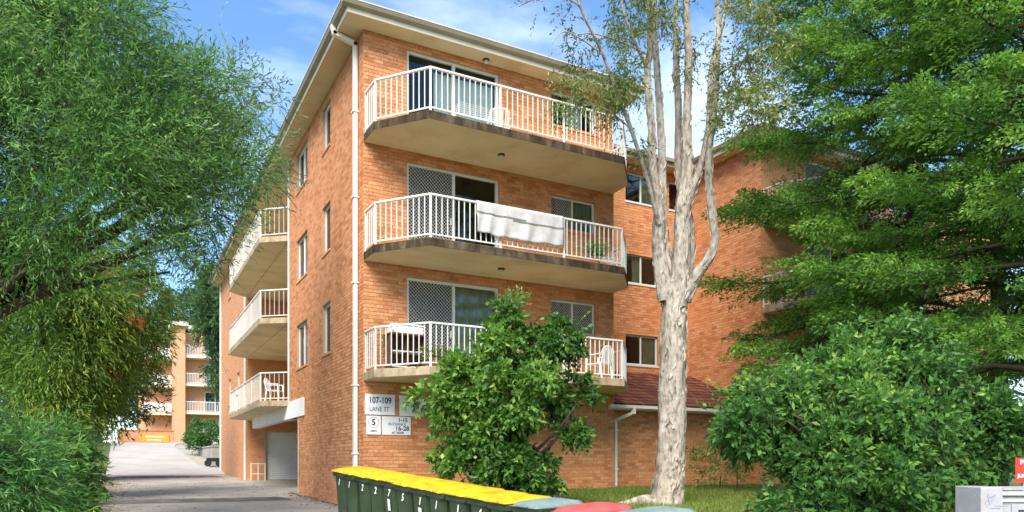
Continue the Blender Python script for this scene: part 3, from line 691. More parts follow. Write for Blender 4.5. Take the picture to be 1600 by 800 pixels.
downpipe([(XL + .11, YC + .25, 9.9), (XL + .11, YC + .25, 1.75)], .055, (3, 5.5, 8))
downpipe([(XL + .55, 16.29, 1.50), (XL + .55, 16.29, 1.38), (XL + .30, 16.80, 1.18), (XL + .30, 16.80, -.66)], .052, (.9, -.2))
finish_bricks()

# ------------------------------------------------------------------ things fixed to the building front
def sign(name, label, u0, u1, z0, z1, F, mat, th=.012, n=.014):
    c = F.p((u0 + u1) / 2, n, z0); t = thing(name, label, 'sign', c)
    mb = MB(); F.box(mb, u0, u1, n, n + th, z0, z1); o = mb.build('plate', mat, t); bevel(o, .003, 1); return t
RF = facing(0, -1)
def stext(s, size, u, z, mat, t, al='CENTER', xs=1, F=F1, n=.0285, rot=RF): return text('lettering', s, size, F.p(u, n, z), rot, mat, t, al, xs)
t = sign('address_sign', 'white street address sign reading 107-109 above the smaller wall signs', .03, .75, 1.11, 1.59, F1, M['signwhite'])
stext('107-109', .20, .39, 1.44, M['navy'], t, xs=.82); stext('LANE ST', .15, .37, 1.24, M['blueink'], t, xs=.85)
t = sign('speed_sign', 'small white square sign with a 5 in a ring beside the units sign', .06, .41, .65, 1.085, F1, M['signwhite'])
stext('5', .20, .235, .93, M['black'], t); stext('KM/H', .06, .235, .735, M['black'], t); 
mb = MB(); cc = F1.p(.235, .027, .93); mb.tube([cc + Vector((math.cos(a), 0, math.sin(a))) * .125 for a in np.linspace(0, 2 * math.pi, 33)], .005, 5, cap=False); mb.build('ring', M['blueink'], t)
t = sign('units_sign', 'wide white sign with unit numbers 1-15 beside the square 5 sign', .44, 1.14, .65, 1.08, F1, M['signwhite'])
stext('1-15', .13, 1.06, 1.0, M['black'], t, 'RIGHT'); stext('ENTRANCE', .085, .80, .90, M['blueink'], t); stext('16-28', .15, 1.10, .80, M['navy'], t, 'RIGHT'); stext('AT REAR', .075, .82, .70, M['black'], t)
t = sign('blank_sign', 'pale sign plate mostly hidden behind the leafy shrub', .86, 1.46, 1.10, 1.58, F1, M['signwhite'])

# ------------------------------------------------------------------ wheelie bins along the driveway
def make_bin(lid_mat, label, group, num, sticker=False):
    """two wheeled bin, front towards -x, origin on the ground at the middle of the body"""
    t = thing('wheelie_bin', label, 'bin', (0, 0, 0), group)
    mb = MB(); lv = [(.0, .205, .18, .03), (.06, .215, .19, .035), (.60, .25, .225, .055), (.90, .275, .245, .06), (.915, .298, .278, .04), (1.0, .302, .283, .04)]
    n = 0; rings = []
    for z, hx, hy, rc in lv:                                    # rounded rectangle rings
        ring = []; hx2 = hx * 1.18
        for sx, sy, a0 in ((1, 1, 0), (-1, 1, 90), (-1, -1, 180), (1, -1, 270)):
            for a in (0, 45, 90):
                an = R(a0 + a); ring.append((sx * (hx2 - rc * 1.6) + rc * 1.6 * math.cos(an), sy * (hy - rc * 1.6) + rc * 1.6 * math.sin(an), z))
        rings.append(len(mb.v)); mb.v += ring
    for a, b in zip(rings[:-1], rings[1:]):
        for j in range(12): mb.f.append([a + j, a + (j + 1) % 12, b + (j + 1) % 12, b + j]); mb.m.append(0)
    mb.f.append([rings[0] + j for j in range(12)][::-1]); mb.m.append(0)
    mb.f.append([rings[-1] + j for j in range(12)]); mb.m.append(0)
    bd = mb.build('body', M['bingreen'], t)
    # lid: domed, higher towards the hinge (+x), overhanging lip at the front
    m = MB(); nx, ny = 10, 8
    for i in range(nx + 1):
        for j in range(ny + 1):
            u, v = i / nx, j / ny; x = -.385 + .775 * u; y = (-.274 + .548 * v)
            e = min(1, 5 * min(u * 1.6, 1 - u, v, 1 - v)); dome = .024 * (math.sin(math.pi * v) ** .6) * min(1, 3 * (1 - u)) + .018 * math.sin(math.pi * u)
            edge = .03 * sm(0, .12, min(v, 1 - v, u * 1.1)) ; rib = -.014 if (.2 < v < .8 and .18 < u < .8 and (abs(v - .2) < .07 or abs(v - .8) < .07)) else 0
            m.v.append((x, y, 1.006 + .055 * u + float(edge) + dome * e + rib))
    W_ = ny + 1
    for i in range(nx):
        for j in range(ny): m.f.append([i * W_ + j, (i + 1) * W_ + j, (i + 1) * W_ + j + 1, i * W_ + j + 1]); m.m.append(0)
    loop = [i * W_ for i in range(nx + 1)] + [nx * W_ + j for j in range(1, W_)] + [i * W_ + ny for i in range(nx - 1, -1, -1)] + [j for j in range(ny - 1, 0, -1)]
    b = len(m.v); m.v += [(m.v[i][0] * .995, m.v[i][1] * .995, 1.0 if True else 0) for i in loop]
    for q in range(len(loop)): p2 = (q + 1) % len(loop); m.f.append([loop[q], b + q, b + p2, loop[p2]]); m.m.append(0)
    m.f.append([b + q for q in range(len(loop))][::-1]); m.m.append(0)
    ld = m.build('lid', lid_mat, t, smooth=True)
    g = MB(); g.tube([(-.385, -.11, 1.022), (-.415, -.10, 1.018), (-.415, .10, 1.018), (-.385, .11, 1.022)], .011, 8); g.build('lid_grip', lid_mat, ld)
    h = MB(); h.tube([(.36, -.22, .99), (.44, -.22, 1.04), (.44, .22, 1.04), (.36, .22, .99)], .016, 8); h.build('handle', M['bingreen'], t)
    for sy in (-1, 1):
        w = MB(); w.tube([(.27, sy * .24 - .025, .10), (.27, sy * .24 + .025, .10)], .10, 20); wo = w.build('wheel', M['rubber'], t)
        w = MB(); w.tube([(.27, sy * .24 - .03, .10), (.27, sy * .24 + .03, .10)], .05, 12); w.build('hub', M['bingreen'], wo)
    a = MB(); a.tube([(.27, -.24, .10), (.27, .24, .10)], .012, 6); a.build('axle', M['steel'], t)
    if num:
        o = text('number', num, .17, (-.333, -.10, .80), Matrix.Rotation(R(5), 3, 'Y') @ facing(-1, 0), M['mark'], t)
    if sticker:
        s = MB(); s.add([(-.335, -.05, .70), (-.335, -.15, .70), (-.310, -.15, .50), (-.310, -.05, .50)], [(0, 1, 2, 3)]); s.v += [(v[0] - .003, v[1], v[2]) for v in s.v[:4]]; s.f.append([7, 6, 5, 4]); s.m.append(0)
        s.build('sticker', M['mark'], t)
    return t
ORD = ['first', 'second', 'third', 'fourth', 'fifth', 'sixth', 'seventh', 'eighth', 'ninth', 'tenth', 'eleventh']
def put(t, x, y, rz=0, tilt=True):
    sl_ = (float(gz(x, y + .5)) - float(gz(x, y - .5))) if tilt else 0
    t.location = (x, y, float(gz(x, y)) + .004); t.rotation_euler = (math.atan(sl_) + random.uniform(-.015, .015), random.uniform(-.02, .02), rz); ORG[t] = Vector(t.location)
nums = ['1', '1', '2', '2', '7', '5', '1', '1', '1', '4', '3']; stick = {4, 6}
for i in range(11):
    b_ = make_bin(M['lidyellow'], ORD[i] + ' yellow lidded green wheelie bin in the row counting from the brick corner', 'yellow lidded bins along the driveway', nums[i], i in stick)
    y = 14.72 - i * .597; put(b_, 4.14 + .058 * i + random.uniform(-.015, .015), y, R(5.4) + random.uniform(-.045, .045))
b_ = make_bin(M['lidgreen'], 'green wheelie bin with faded grey green lid next to the yellow lidded bins', None, '6'); put(b_, 4.72, 8.02, R(9))
b_ = make_bin(M['lidred'], 'green wheelie bin with red lid beside the faded green lidded bin', None, '2'); put(b_, 4.80, 7.10, R(-2))
mb = MB(); mb.box(4.92, 5.14, 6.99, 7.16, float(gz(4.8, 7.1)) + 1.111, float(gz(4.8, 7.1)) + 1.118)
b_ = make_bin(M['lidgreen'], 'green wheelie bin with pale grey green lid beside the red lidded bin', None, '8'); put(b_, 5.10, 6.35, R(4))
bpy.context.view_layer.update()

# ------------------------------------------------------------------ foliage helpers
def unit(a): return a / np.maximum(np.linalg.norm(a, axis=1, keepdims=True), 1e-9)
def rdir(n, rg): return unit(rg.normal(size=(n, 3)))
def vnoise(P, f, seed=0):
    """cheap smooth noise in -1..1"""
    a = seed * 1.7
    return (np.sin(P[:, 0] * f + a) * np.cos(P[:, 1] * f * 1.13 + 2.1 * a) + np.sin(P[:, 2] * f * .91 + 1.3 + a) * np.cos(P[:, 0] * f * 1.37 + P[:, 1] * f * .6 + a)) / 2
def leaves(name, P, D, L_, Wd, tint, mat, parent, rg, bend=.15, flat=None, kind=None):
    """one mesh of folded kite-shaped leaves"""
    n = len(P); off = np.array(ORG[parent]) if parent is not None else np.zeros(3)
    D = unit(D); up = rdir(n, rg) if flat is None else unit(np.array([0, 0, 1.0]) + flat * rg.normal(size=(n, 3)))
    S = unit(np.cross(D, up)); Nn = np.cross(S, D); L_ = np.broadcast_to(np.asarray(L_, float), (n,))[:, None]; Wd = np.broadcast_to(np.asarray(Wd, float), (n,))[:, None]
    P = P - off; mid = P + D * L_ * .45 + Nn * L_ * bend * .35
    V = np.empty((n, 4, 3)); V[:, 0] = P; V[:, 1] = mid + S * Wd / 2; V[:, 2] = P + D * L_ - np.array([0, 0, 1.0]) * L_ * bend * .3; V[:, 3] = mid - S * Wd / 2
    return quads(name, V, tint, mat, parent, kind)
def quads(name, V, tint, mat, parent, kind=None):
    n = len(V); me = bpy.data.meshes.new(name); me.vertices.add(n * 4); me.vertices.foreach_set('co', V.reshape(-1).astype(np.float32))
    me.loops.add(n * 4); me.loops.foreach_set('vertex_index', np.arange(n * 4, dtype=np.int32)); me.polygons.add(n)
    me.polygons.foreach_set('loop_start', np.arange(0, n * 4, 4, dtype=np.int32)); me.polygons.foreach_set('loop_total', np.full(n, 4, dtype=np.int32))
    at_ = me.attributes.new('tint', 'FLOAT', 'POINT'); at_.data.foreach_set('value', np.repeat(np.clip(tint, 0, 1), 4).astype(np.float32))
    me.materials.append(mat); me.update(); me.validate(); o = bpy.data.objects.new(name, me); COL.objects.link(o)
    if parent is not None: o.parent = parent
    if kind: o['kind'] = kind
    ORG[o] = ORG.get(parent, Vector((0, 0, 0))); return o
def sample(ells, n, rg, shell=.55, gap=None, gseed=0, sub=.45):
    """points in ellipsoids [(centre, radii)], crowded towards their skins; returns points and outward directions"""
    CC, SR, EC = [], [], []
    for c, r in ells:
        m = max(6, int(26 * (r[0] * r[1] * r[2]) ** .45 / max(sub, .05) ** .5 * .55)); mr = (r[0] * r[1] * r[2]) ** (1 / 3)
        dd = rdir(m, rg); qq = rg.uniform(.35, 1.0, (m, 1)) ** shell; CC.append(np.array(tuple(c)) + dd * np.array(r) * qq); SR.append(np.clip(mr * rg.uniform(.22, .46, m), .10, sub * 1.6)); EC.append(np.tile(np.array(tuple(c)), (m, 1)))
    CC = np.concatenate(CC); SR = np.concatenate(SR); EC = np.concatenate(EC); w = SR ** 2; idx = rg.choice(len(CC), n, p=w / w.sum())
    d = rdir(n, rg); q = rg.random(n) ** .38; P = CC[idx] + d * (SR[idx] * q)[:, None] * np.array([1, 1, .8])
    d = unit(.75 * d + .6 * unit(CC[idx] - EC[idx] + 1e-6))
    P += rg.normal(size=P.shape) * .03
    if gap is not None:
        k = vnoise(P, 2.1, gseed) + .6 * vnoise(P, 4.7, gseed + 3) > gap; P, d, q = P[k], d[k], q[k]
    return P, d, q
def spray(S, D, ln, droop, K, rg, spread=.7):
    """K leaf seats along each of the drooping twigs that start at S towards D"""
    n = len(S); t = (np.arange(K) + .6) / K; ln = np.broadcast_to(np.asarray(ln, float), (n,))
    P = S[:, None] + D[:, None] * (ln[:, None] * t)[..., None]; P[..., 2] -= droop * ln[:, None] * t ** 2
    T = np.repeat(D[:, None], K, 1); T[..., 2] -= 2 * droop * t; T = unit(T.reshape(-1, 3)); d = unit(T + spread * rdir(n * K, rg))
    return P.reshape(-1, 3), d, np.tile(t, n)
def limb(mb, a, b, r0, r1, n=8, seg=7, wig=.08, sag=0, seed=0):
    rg = random.Random(seed); a = Vector(a); b = Vector(b); L_ = (b - a).length; pts = []; rs = []
    o1 = Vector((rg.uniform(-1, 1), rg.uniform(-1, 1), rg.uniform(-1, 1))) * L_ * wig
    for i in range(seg + 1):
        t = i / seg; pts.append(a.lerp(b, t) + o1 * math.sin(math.pi * t) + Vector((rg.uniform(-1, 1), rg.uniform(-1, 1), 0)) * L_ * wig * .15 * (0 < t < 1) - Vector((0, 0, sag * math.sin(math.pi * t)))); rs.append(r0 + (r1 - r0) * t)
    mb.tube(pts, rs, n, wob=.06, seed=seed); return pts
def tree(name, label, cat, base, ells, nsp, mat, group=None, ln=(.4, .9), droop=.5, K=8, leaf=(.10, .012), spread=.55, shell=.5, gap=-.45, trunk_r=.16, limbs=True, seed=1, tint=(.5, .22), tip=.15, bark='bark', outw=.7, bend=.15, clump=.25, sub=.45, shoots=0, twig=0):
    rg = np.random.default_rng(seed); t = thing(name, label, cat, base, group)
    cen = np.mean([np.array(tuple(c)) for c, r in ells], 0)
    mb = MB(); cz = cen[2]; fork = Vector((base[0] * .7 + cen[0] * .3, base[1] * .7 + cen[1] * .3, base[2] + (cz - base[2]) * .55))
    limb(mb, Vector(base) - Vector((0, 0, .15)), fork, trunk_r, trunk_r * .72, 10, 6, .04, seed=seed)
    if limbs:
        for i, (c, r) in enumerate(ells): limb(mb, fork - Vector((0, 0, .1 + .05 * (i % 5))), Vector(tuple(c)), trunk_r * .5, trunk_r * .10, 7, 7, .07, seed=seed * 31 + i)
    mb.build('trunk', M[bark], t, smooth=True)
    P, d, q = sample(ells, nsp, rg, shell, gap, seed, sub)
    D = unit(d * outw + .6 * rdir(len(P), rg) + np.array([0, 0, .15])); l = rg.uniform(ln[0], ln[1], len(P))
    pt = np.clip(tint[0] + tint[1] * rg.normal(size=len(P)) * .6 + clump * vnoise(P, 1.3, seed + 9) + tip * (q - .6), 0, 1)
    if shoots:                                               # stray longer shoots that break the outline
        k = rg.choice(len(P), shoots); P = np.concatenate([P, P[k]]); D = np.concatenate([D, unit(D[k] + np.array([0, 0, .7]) + .4 * rdir(shoots, rg))]); l = np.concatenate([l, l[k] * rg.uniform(1.6, 3.0, shoots)]); pt = np.concatenate([pt, np.clip(pt[k] + .25, 0, 1)])
    if twig:
        A = P[::twig]; d0 = D[::twig]; l0 = l[::twig][:, None]; T1 = A + d0 * l0 * .5; T1[:, 2] -= droop * l0[:, 0] * .25; T2 = A + d0 * l0; T2[:, 2] -= droop * l0[:, 0]; A = A - d0 * .12; sd_ = unit(np.cross(d0, rdir(len(A), rg))) * .005
        Vq = np.concatenate([np.stack([A - sd_, A + sd_, T1 + sd_ * .8, T1 - sd_ * .8], 1), np.stack([T1 - sd_ * .8, T1 + sd_ * .8, T2 + sd_ * .3, T2 - sd_ * .3], 1)]) - np.array(ORG[t]); quads('twigs', Vq, np.zeros(len(Vq)), M['bark'], t, kind='stuff')
    LP, LD, tt = spray(P, D, l, droop, K, rg, spread)
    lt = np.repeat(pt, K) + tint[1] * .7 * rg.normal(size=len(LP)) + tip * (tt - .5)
    leaves('crown', LP, LD, leaf[0] * rg.uniform(.45, 1.4, len(LP)), leaf[1] * rg.uniform(.6, 1.35, len(LP)), lt, mat, t, rg, bend)
    return t
def E(x, y, d, rx, ry=None, rd=None):
    """ellipsoid clump centred at a photograph pixel d metres away; radii in photograph pixels, kept in metres"""
    k = d / FOC; ry = ry or rx; rd = rd or rx; a = at(x, y, d); return ((a.x, a.y, a.z), (rx * k, rd * k, ry * k))
def foot(x, d):
    p = at(x, 700, d); return (p.x, p.y, float(gz(p.x, p.y)) - .03)

# ------------------------------------------------------------------ left side: big willowy tree over the driveway garden
tree('weeping_tree', 'tall willowy tree with fine drooping leaves leaning over the driveway', 'tree', foot(-150, 11.6),
     [E(60, 60, 11.5, 150, 130), E(-40, 180, 11.2, 150, 150), E(150, 150, 12, 130, 110), E(60, 250, 11, 140, 110), E(215, 235, 12, 110, 95), E(150, 40, 12.5, 80, 80), E(270, 180, 12.6, 80, 75),
      E(275, 290, 12.3, 85, 70), E(150, 330, 11.5, 110, 70), E(330, 240, 13, 65, 65), E(350, 140, 13.4, 60, 40), E(398, 180, 13.7, 30, 40), E(305, 350, 12.6, 55, 40), E(0, 340, 10.6, 110, 70), E(70, -70, 12, 150, 90), E(-100, 40, 11, 160, 180), E(395, 250, 13.6, 35, 32), E(225, 395, 12.8, 60, 40), E(40, 420, 10.8, 90, 35), E(130, 415, 11.5, 60, 30), E(265, 425, 12.7, 35, 22), E(-40, 400, 10.6, 80, 50)],
     19500, LF['willow'], ln=(.3, .8), droop=.26, K=11, leaf=(.105, .021), spread=.72, gap=-.22, sub=.36, twig=4, shoots=600, trunk_r=.2, seed=3, tint=(.45, .25), outw=.8)
tree('wispy_tree', 'bluish wispy tree reaching past the gutter beside the driveway', 'tree', foot(225, 15.8) if False else (-4.6, 17.4, float(gz(-4.6, 17.4)) - .03),
     [E(330, 170, 16, 75, 70), E(390, 230, 16, 55, 60), E(400, 150, 16.4, 45, 45), E(335, 300, 15.8, 60, 50), E(270, 250, 15.5, 80, 80), E(320, 375, 15.5, 45, 40), E(265, 110, 15.5, 45, 50), E(350, 115, 16.2, 35, 25)],
     2000, LF['willowblue'], ln=(.4, .8), droop=.2, K=10, leaf=(.15, .032), spread=.7, gap=-.35, twig=2, trunk_r=.14, seed=5, tint=(.45, .25), shell=.75)
bt = tree('bottlebrush_tree', 'olive bottlebrush tree with rusty red flowers hanging beside the driveway', 'tree', (-2.6, 23.0, float(gz(-2.6, 23)) - .03),
     [E(140, 470, 20, 85, 70), E(80, 540, 19, 90, 80), E(180, 530, 21, 55, 60), E(130, 590, 20, 65, 50), E(225, 470, 22, 40, 40), E(60, 450, 18.5, 80, 60), E(95, 640, 19, 55, 35), E(160, 410, 21, 70, 40), E(215, 515, 22, 35, 30)],
     11000, LF['olive'], ln=(.35, .75), droop=.6, K=9, leaf=(.15, .034), spread=.5, gap=-.5, trunk_r=.17, seed=7, tint=(.5, .25))
P, d, q = sample([E(120, 490, 18.6, 120, 90), E(190, 560, 20, 80, 90)], 26, np.random.default_rng(4), .3, sub=.9); fl = []
rg = np.random.default_rng(5); FP = np.repeat(P, 70, 0) + rg.normal(size=(26 * 70, 3)) * np.array([.05, .05, .10]) * .8; leaves('flower', FP, rdir(len(FP), rg), .07, .012, rg.random(len(FP)), LF['red'], bt, rg)
tree('dark_tree', 'dense dark green tree filling the garden near the foot of the ramp', 'tree', (-2.4, 36.5, float(gz(-2.4, 36.5)) - .03),
     [E(205, 560, 31, 42, 50), E(185, 620, 31, 45, 40), E(215, 615, 32, 30, 38), E(225, 560, 33, 25, 35), E(160, 560, 30, 50, 60), E(120, 600, 30, 60, 60), E(60, 600, 29, 70, 70), E(165, 655, 31, 35, 20), E(130, 480, 31, 60, 60), E(60, 480, 30, 70, 70)],
     5200, LF['dark'], ln=(.4, .8), droop=.3, K=8, leaf=(.22, .06), spread=.8, gap=-.6, trunk_r=.2, seed=9)
# low garden shrubs in front of it
tree('feathery_shrub', 'bright green feathery shrub low in the garden by the street', 'shrub', foot(-30, 9.0),
     [E(-30, 650, 9.2, 60, 50), E(-70, 690, 8.8, 90, 80), E(10, 690, 9.6, 50, 45), E(-20, 775, 9, 75, 50), E(35, 760, 9.4, 40, 40)],
     6500, LF['bright'], ln=(.25, .55), droop=.3, K=11, leaf=(.11, .016), spread=.7, gap=-.25, sub=.24, twig=3, shoots=300, trunk_r=.08, seed=12, tint=(.5, .28))
tree('broadleaf_shrub', 'low shrub with broader pale edged leaves beside the driveway kerb', 'shrub', foot(95, 12.4),
     [E(95, 700, 12.4, 50, 35), E(60, 740, 12, 60, 40), E(120, 745, 12.8, 30, 35), E(85, 790, 12, 55, 35)],
     1500, LF['round'], ln=(.2, .4), droop=.3, K=7, leaf=(.13, .04), spread=.9, gap=-.6, trunk_r=.05, seed=14, tint=(.55, .3))
def tuft(name, label, c, r, n, h, mat, seed, cat='plant', group=None, w=.012, lean=.5):
    rg = np.random.default_rng(seed); t = thing(name, label, cat, c, group); a = rg.random(n) * 2 * math.pi; q = np.sqrt(rg.random(n)) * r
    P = np.stack([c[0] + np.cos(a) * q, c[1] + np.sin(a) * q, np.full(n, c[2] - .02)], 1); D = np.stack([np.cos(a) * lean, np.sin(a) * lean, np.ones(n)], 1) + .25 * rg.normal(size=(n, 3))
    LP, LD, tt = spray(P, unit(D), h * rg.uniform(.5, 1.1, n), .5, 4, rg, .05)
    leaves('leaf', LP, LD, np.repeat(h * .34 * rg.uniform(.8, 1.1, n), 4), w, np.repeat(rg.random(n), 4), mat, t, rg, .05, kind='stuff'); return t
for i, (x, y) in enumerate([(-1.25, 18.6), (-1.5, 19.6), (-1.2, 20.6), (-1.35, 21.8)]):
    tuft('strappy_plant', ['strappy green grass clump at the kerb before the first hump', 'strappy grass clump level with the first hump', 'strappy grass clump just past the first hump', 'strappy grass clump beside the low brick garden wall'][i],
         (x, y, float(gz(x, y))), .45, 420, .75, LF['bright'], 20 + i, group='grass clumps on the kerb')
# low brick garden wall with a pier
gw = thing('garden_wall', 'low brick garden wall with a pier beside the driveway kerb', 'wall', (-1.1, 24.5, float(gz(-1.1, 24.5))))
mb = MB(); z0 = float(gz(-1.1, 24.5)); mb.box(-1.22, -.93, 24.3, 24.6, z0 - .2, z0 + 1.0); mb.build('pier', M['brickX'], gw)
mb = MB(); mb.box(-3.4, -1.222, 24.36, 24.54, z0 - .2, z0 + .78); mb.build('wall', M['brickX'], gw); mb = MB(); mb.box(-1.25, -.9, 24.27, 24.63, z0 + 1.0, z0 + 1.06); mb.box(-3.42, -1.252, 24.33, 24.57, z0 + .78, z0 + .83); mb.build('coping', M['terracotta'], gw)

# ------------------------------------------------------------------ far end of the driveway
fb = thing('rear_apartment_building', 'distant apricot brick flats with white balconies behind the ramp', 'building', (4.5, 79.2, 2.0))
FB = Fr((4.3, 79.2, 0), (1, 0, 0), (0, -1, 0)); mb = MB()
mb.box(5.35, 14, 79.2, 92, 1.5, 12.9); mb.build('wall', M['farwall'], fb)
mb = MB(); mb.box(4.35, 5.348, 77.6, 84, 1.5, 13.2); mb.build('pier', M['farwall'], fb)
mb = MB(); mb.box(1.4, 4.346, 82.0, 92, 1.5, 11.0); mb.build('side_wing', M['farwall'], fb)
mb = MB(); mb.prism([(4.0, 77.2), (5.6, 77.2), (5.6, 79), (14.4, 78.6), (14.4, 92.4), (4.0, 92.4)], 13.21, 13.6); mb.build('roof', M['farcream'], fb)
for i, z in enumerate((5.0, 7.75, 10.5)):
    mb = MB(); mb.box(5.352, 9.6, 77.8, 79.198, z - .25, z); bo = mb.build('balcony', M['farcream'], fb)
    m = MB(); m.box(5.4, 9.58, 77.8, 77.86, z + .93, z + 1.0); m.box(5.4, 9.58, 77.8, 77.86, z + .05, z + .1)
    for q_ in range(30): m.box(5.4 + q_ * .143, 5.44 + q_ * .143, 77.81, 77.85, z + .1, z + .93)
    m.build('railing', M['white'], bo)
    m = MB(); m.box(7.2, 9.2, 79.14, 79.196, z, z + 2.1); wo = m.build('window', M['white'], fb); m = MB(); m.box(7.3, 8.15, 79.10, 79.138, z + .08, z + 2.0); m.box(8.25, 9.1, 79.10, 79.138, z + .08, z + 2.0); m.build('pane', M['room'], wo)
    m = MB(); m.box(1.6, 4.3, 80.6, 81.998, z - .25, z); b2 = m.build('balcony', M['farcream'], fb); m = MB(); m.box(1.6, 4.3, 80.6, 80.66, z + .1, z + .95); m.build('railing', M['white'], b2)
m = MB(); m.box(5.9, 8.6, 79.12, 79.196, 1.9, 4.2); m.build('garage_door', M['rollerdoor'], fb)
fw = thing('low_brick_wall', 'low brick wall with a timber top closing off the ramp end', 'wall', (1.8, 69.5, 1.6)); mb = MB(); mb.box(-.4, 3.9, 69.4, 69.65, 1.4, 2.7); mb.build('wall', M['brickX'], fw); mb = MB(); mb.box(-.45, 3.95, 69.35, 69.7, 2.7, 2.78); mb.build('coping', M['terracotta'], fw)
fs = thing('yellow_sign', 'small yellow sign board on the low brick wall at the ramp end', 'sign', (2.4, 69.35, 1.75)); mb = MB(); mb.box(1.3, 3.5, 69.345, 69.385, 1.75, 2.45); mb.build('board', M['signyellow'], fs)
mb = MB(); mb.box(1.7, 3.1, 69.335, 69.343, 2.16, 2.28); mb.box(1.8, 2.9, 69.335, 69.343, 1.9, 1.98); mb.build('faded_print', M['farcream'], fs)
po = thing('timber_post', 'slim pale post at the end of the low brick wall', 'post', (-.8, 68.9, 1.6)); mb = MB(); mb.tube([(-.8, 68.9, 1.5), (-.8, 68.9, 3.1)], .08, 8); mb.lathe([(.1, 0), (.1, .04), (.03, .09)], (-.8, 68.9, 3.1), 8); mb.build('shaft', M['farcream'], po)
rw_ = thing('retaining_wall', 'stained concrete retaining wall beside the ramp under the clipped hedge', 'wall', (5, 46.5, -.5))
mb = MB(); mb.prism([(4.7, 46.6), (9, 46.6), (9, 47.2), (5.0, 47.2), (4.6, 62), (4.2, 62)], -.8, .95); mb.build('wall', M['retain'], rw_); mb = MB(); mb.prism([(4.65, 46.55), (9, 46.55), (9, 47.25), (5.05, 47.25), (4.65, 62), (4.15, 62)], .95, 1.02); mb.build('coping', M['kerb'], rw_)
tree('clipped_hedge', 'rounded green hedge bush on top of the retaining wall', 'bush', (5.7, 48.6, .55), [E(320, 676, 48, 22, 20), E(308, 690, 48, 14, 16), E(335, 690, 48, 16, 18)], 1500, LF['round'], ln=(.15, .3), droop=.1, K=7, leaf=(.13, .06), spread=1, gap=-1, trunk_r=.06, seed=31, limbs=False, tint=(.4, .2))
cart = thing('hand_cart', 'small dark wheeled cart parked against the retaining wall', 'cart', (4.6, 45.9, -.45)); z0 = float(gz(4.6, 45.9))
mb = MB(); mb.box(4.3, 5.0, 45.7, 46.1, z0 + .28, z0 + .5); mb.build('tray', M['rubber'], cart)
for xx in (4.35, 4.95):
    mb = MB(); mb.tube([(xx, 45.68, z0 + .2), (xx, 45.74, z0 + .2)], .2, 14); mb.build('wheel', M['rubber'], cart)
mb = MB(); mb.tube([(5.0, 45.9, z0 + .45), (5.3, 45.9, z0 + .95), (5.3, 46.05, z0 + .98)], .025, 7); mb.build('handle', M['steel'], cart)
# trees behind
tree('street_tree', 'dark tree standing between the rear flats and the brick block', 'tree', (8.0, 58, 1.2), [E(332, 495, 56, 20, 34), E(344, 570, 56, 12, 45), E(318, 515, 57, 13, 20), E(338, 450, 57, 20, 26), E(355, 520, 57, 18, 60)], 3000, LF['dark'], ln=(.5, 1.0), droop=.3, K=8, leaf=(.3, .09), spread=.8, gap=-.6, trunk_r=.2, seed=33, tint=(.65, .25))
tree('street_tree', 'bushy tree rising behind the rear flats', 'tree', (9, 108, 2.2), [E(285, 490, 105, 40, 26), E(250, 520, 103, 30, 40), E(330, 470, 105, 40, 34), E(210, 540, 100, 40, 40)], 2600, LF['dark'], ln=(.8, 1.6), droop=.3, K=8, leaf=(.5, .17), spread=.8, gap=-.7, trunk_r=.3, seed=35, tint=(.7, .25))
tree('street_tree', 'broad tree behind the low brick wall at the ramp end', 'tree', (-2, 80, 2.0), [E(215, 600, 76, 35, 40), E(180, 560, 76, 45, 50), E(225, 645, 76, 25, 20), E(140, 600, 75, 60, 60), E(60, 580, 74, 80, 70), E(245, 640, 78, 14, 14)], 3000, LF['dark'], ln=(.6, 1.2), droop=.3, K=8, leaf=(.36, .12), spread=.8, gap=-.7, trunk_r=.25, seed=37, tint=(.55, .25))

rh = random.Random(4); hedge = []
for i in range(17):
    x_ = -4.4 + rh.uniform(-.4, .4) + max(0, i - 10) * .42; y_ = 25 + i * 2.6; z_ = float(gz(x_, y_)); r_ = rh.uniform(1.2, 1.7); hedge.append(((x_, y_, z_ + r_ * .8), (r_, r_, r_ * rh.uniform(.9, 1.3))))
tree('garden_hedge', 'overgrown hedge running behind the garden trees towards the ramp end', 'hedge', (-4.4, 40, float(gz(-4.4, 40))), hedge, 4200, LF['dark'], ln=(.3, .6), droop=.2, K=7, leaf=(.22, .08), spread=.9, gap=-.8, trunk_r=.08, limbs=False, seed=39, tint=(.65, .28))
# ------------------------------------------------------------------ paperbark in front of the flats
TD = 16.0; tb = at(1043, 785, TD); tb.z = float(gz(tb.x, tb.y))
pb = thing('paperbark_tree', 'tall paperbark with peeling pale trunk standing on the lawn', 'tree', tb)
def pth(pts, rs, n=20, seed=0, dd=None):
    """smooth pixel path at the tree's distance -> displaced bark tube; returns points and radii"""
    X = np.array([p[0] for p in pts], float); Y = np.array([p[1] for p in pts], float); Dd = np.array(dd if dd is not None else [TD] * len(pts), float); rr = np.array(rs, float)
    t = np.arange(len(pts)); tt = np.linspace(0, len(pts) - 1, (len(pts) - 1) * 9 + 1); out_ = []
    for a in tt:                                              # Catmull-Rom
        i = min(int(a), len(pts) - 2); f = a - i; g = []
        for V in (X, Y, Dd, rr):
            p0, p1, p2, p3 = V[max(i - 1, 0)], V[i], V[i + 1], V[min(i + 2, len(V) - 1)]
            g.append(.5 * (2 * p1 + (p2 - p0) * f + (2 * p0 - 5 * p1 + 4 * p2 - p3) * f * f + (3 * p1 - p0 - 3 * p2 + p3) * f ** 3))
        out_.append(g)
    P = [at(g[0], g[1], g[2]) for g in out_]; return P, [g[3] * TD / FOC / 2 for g in out_]
bark = MB(); flakes = []; rgb_ = random.Random(5)
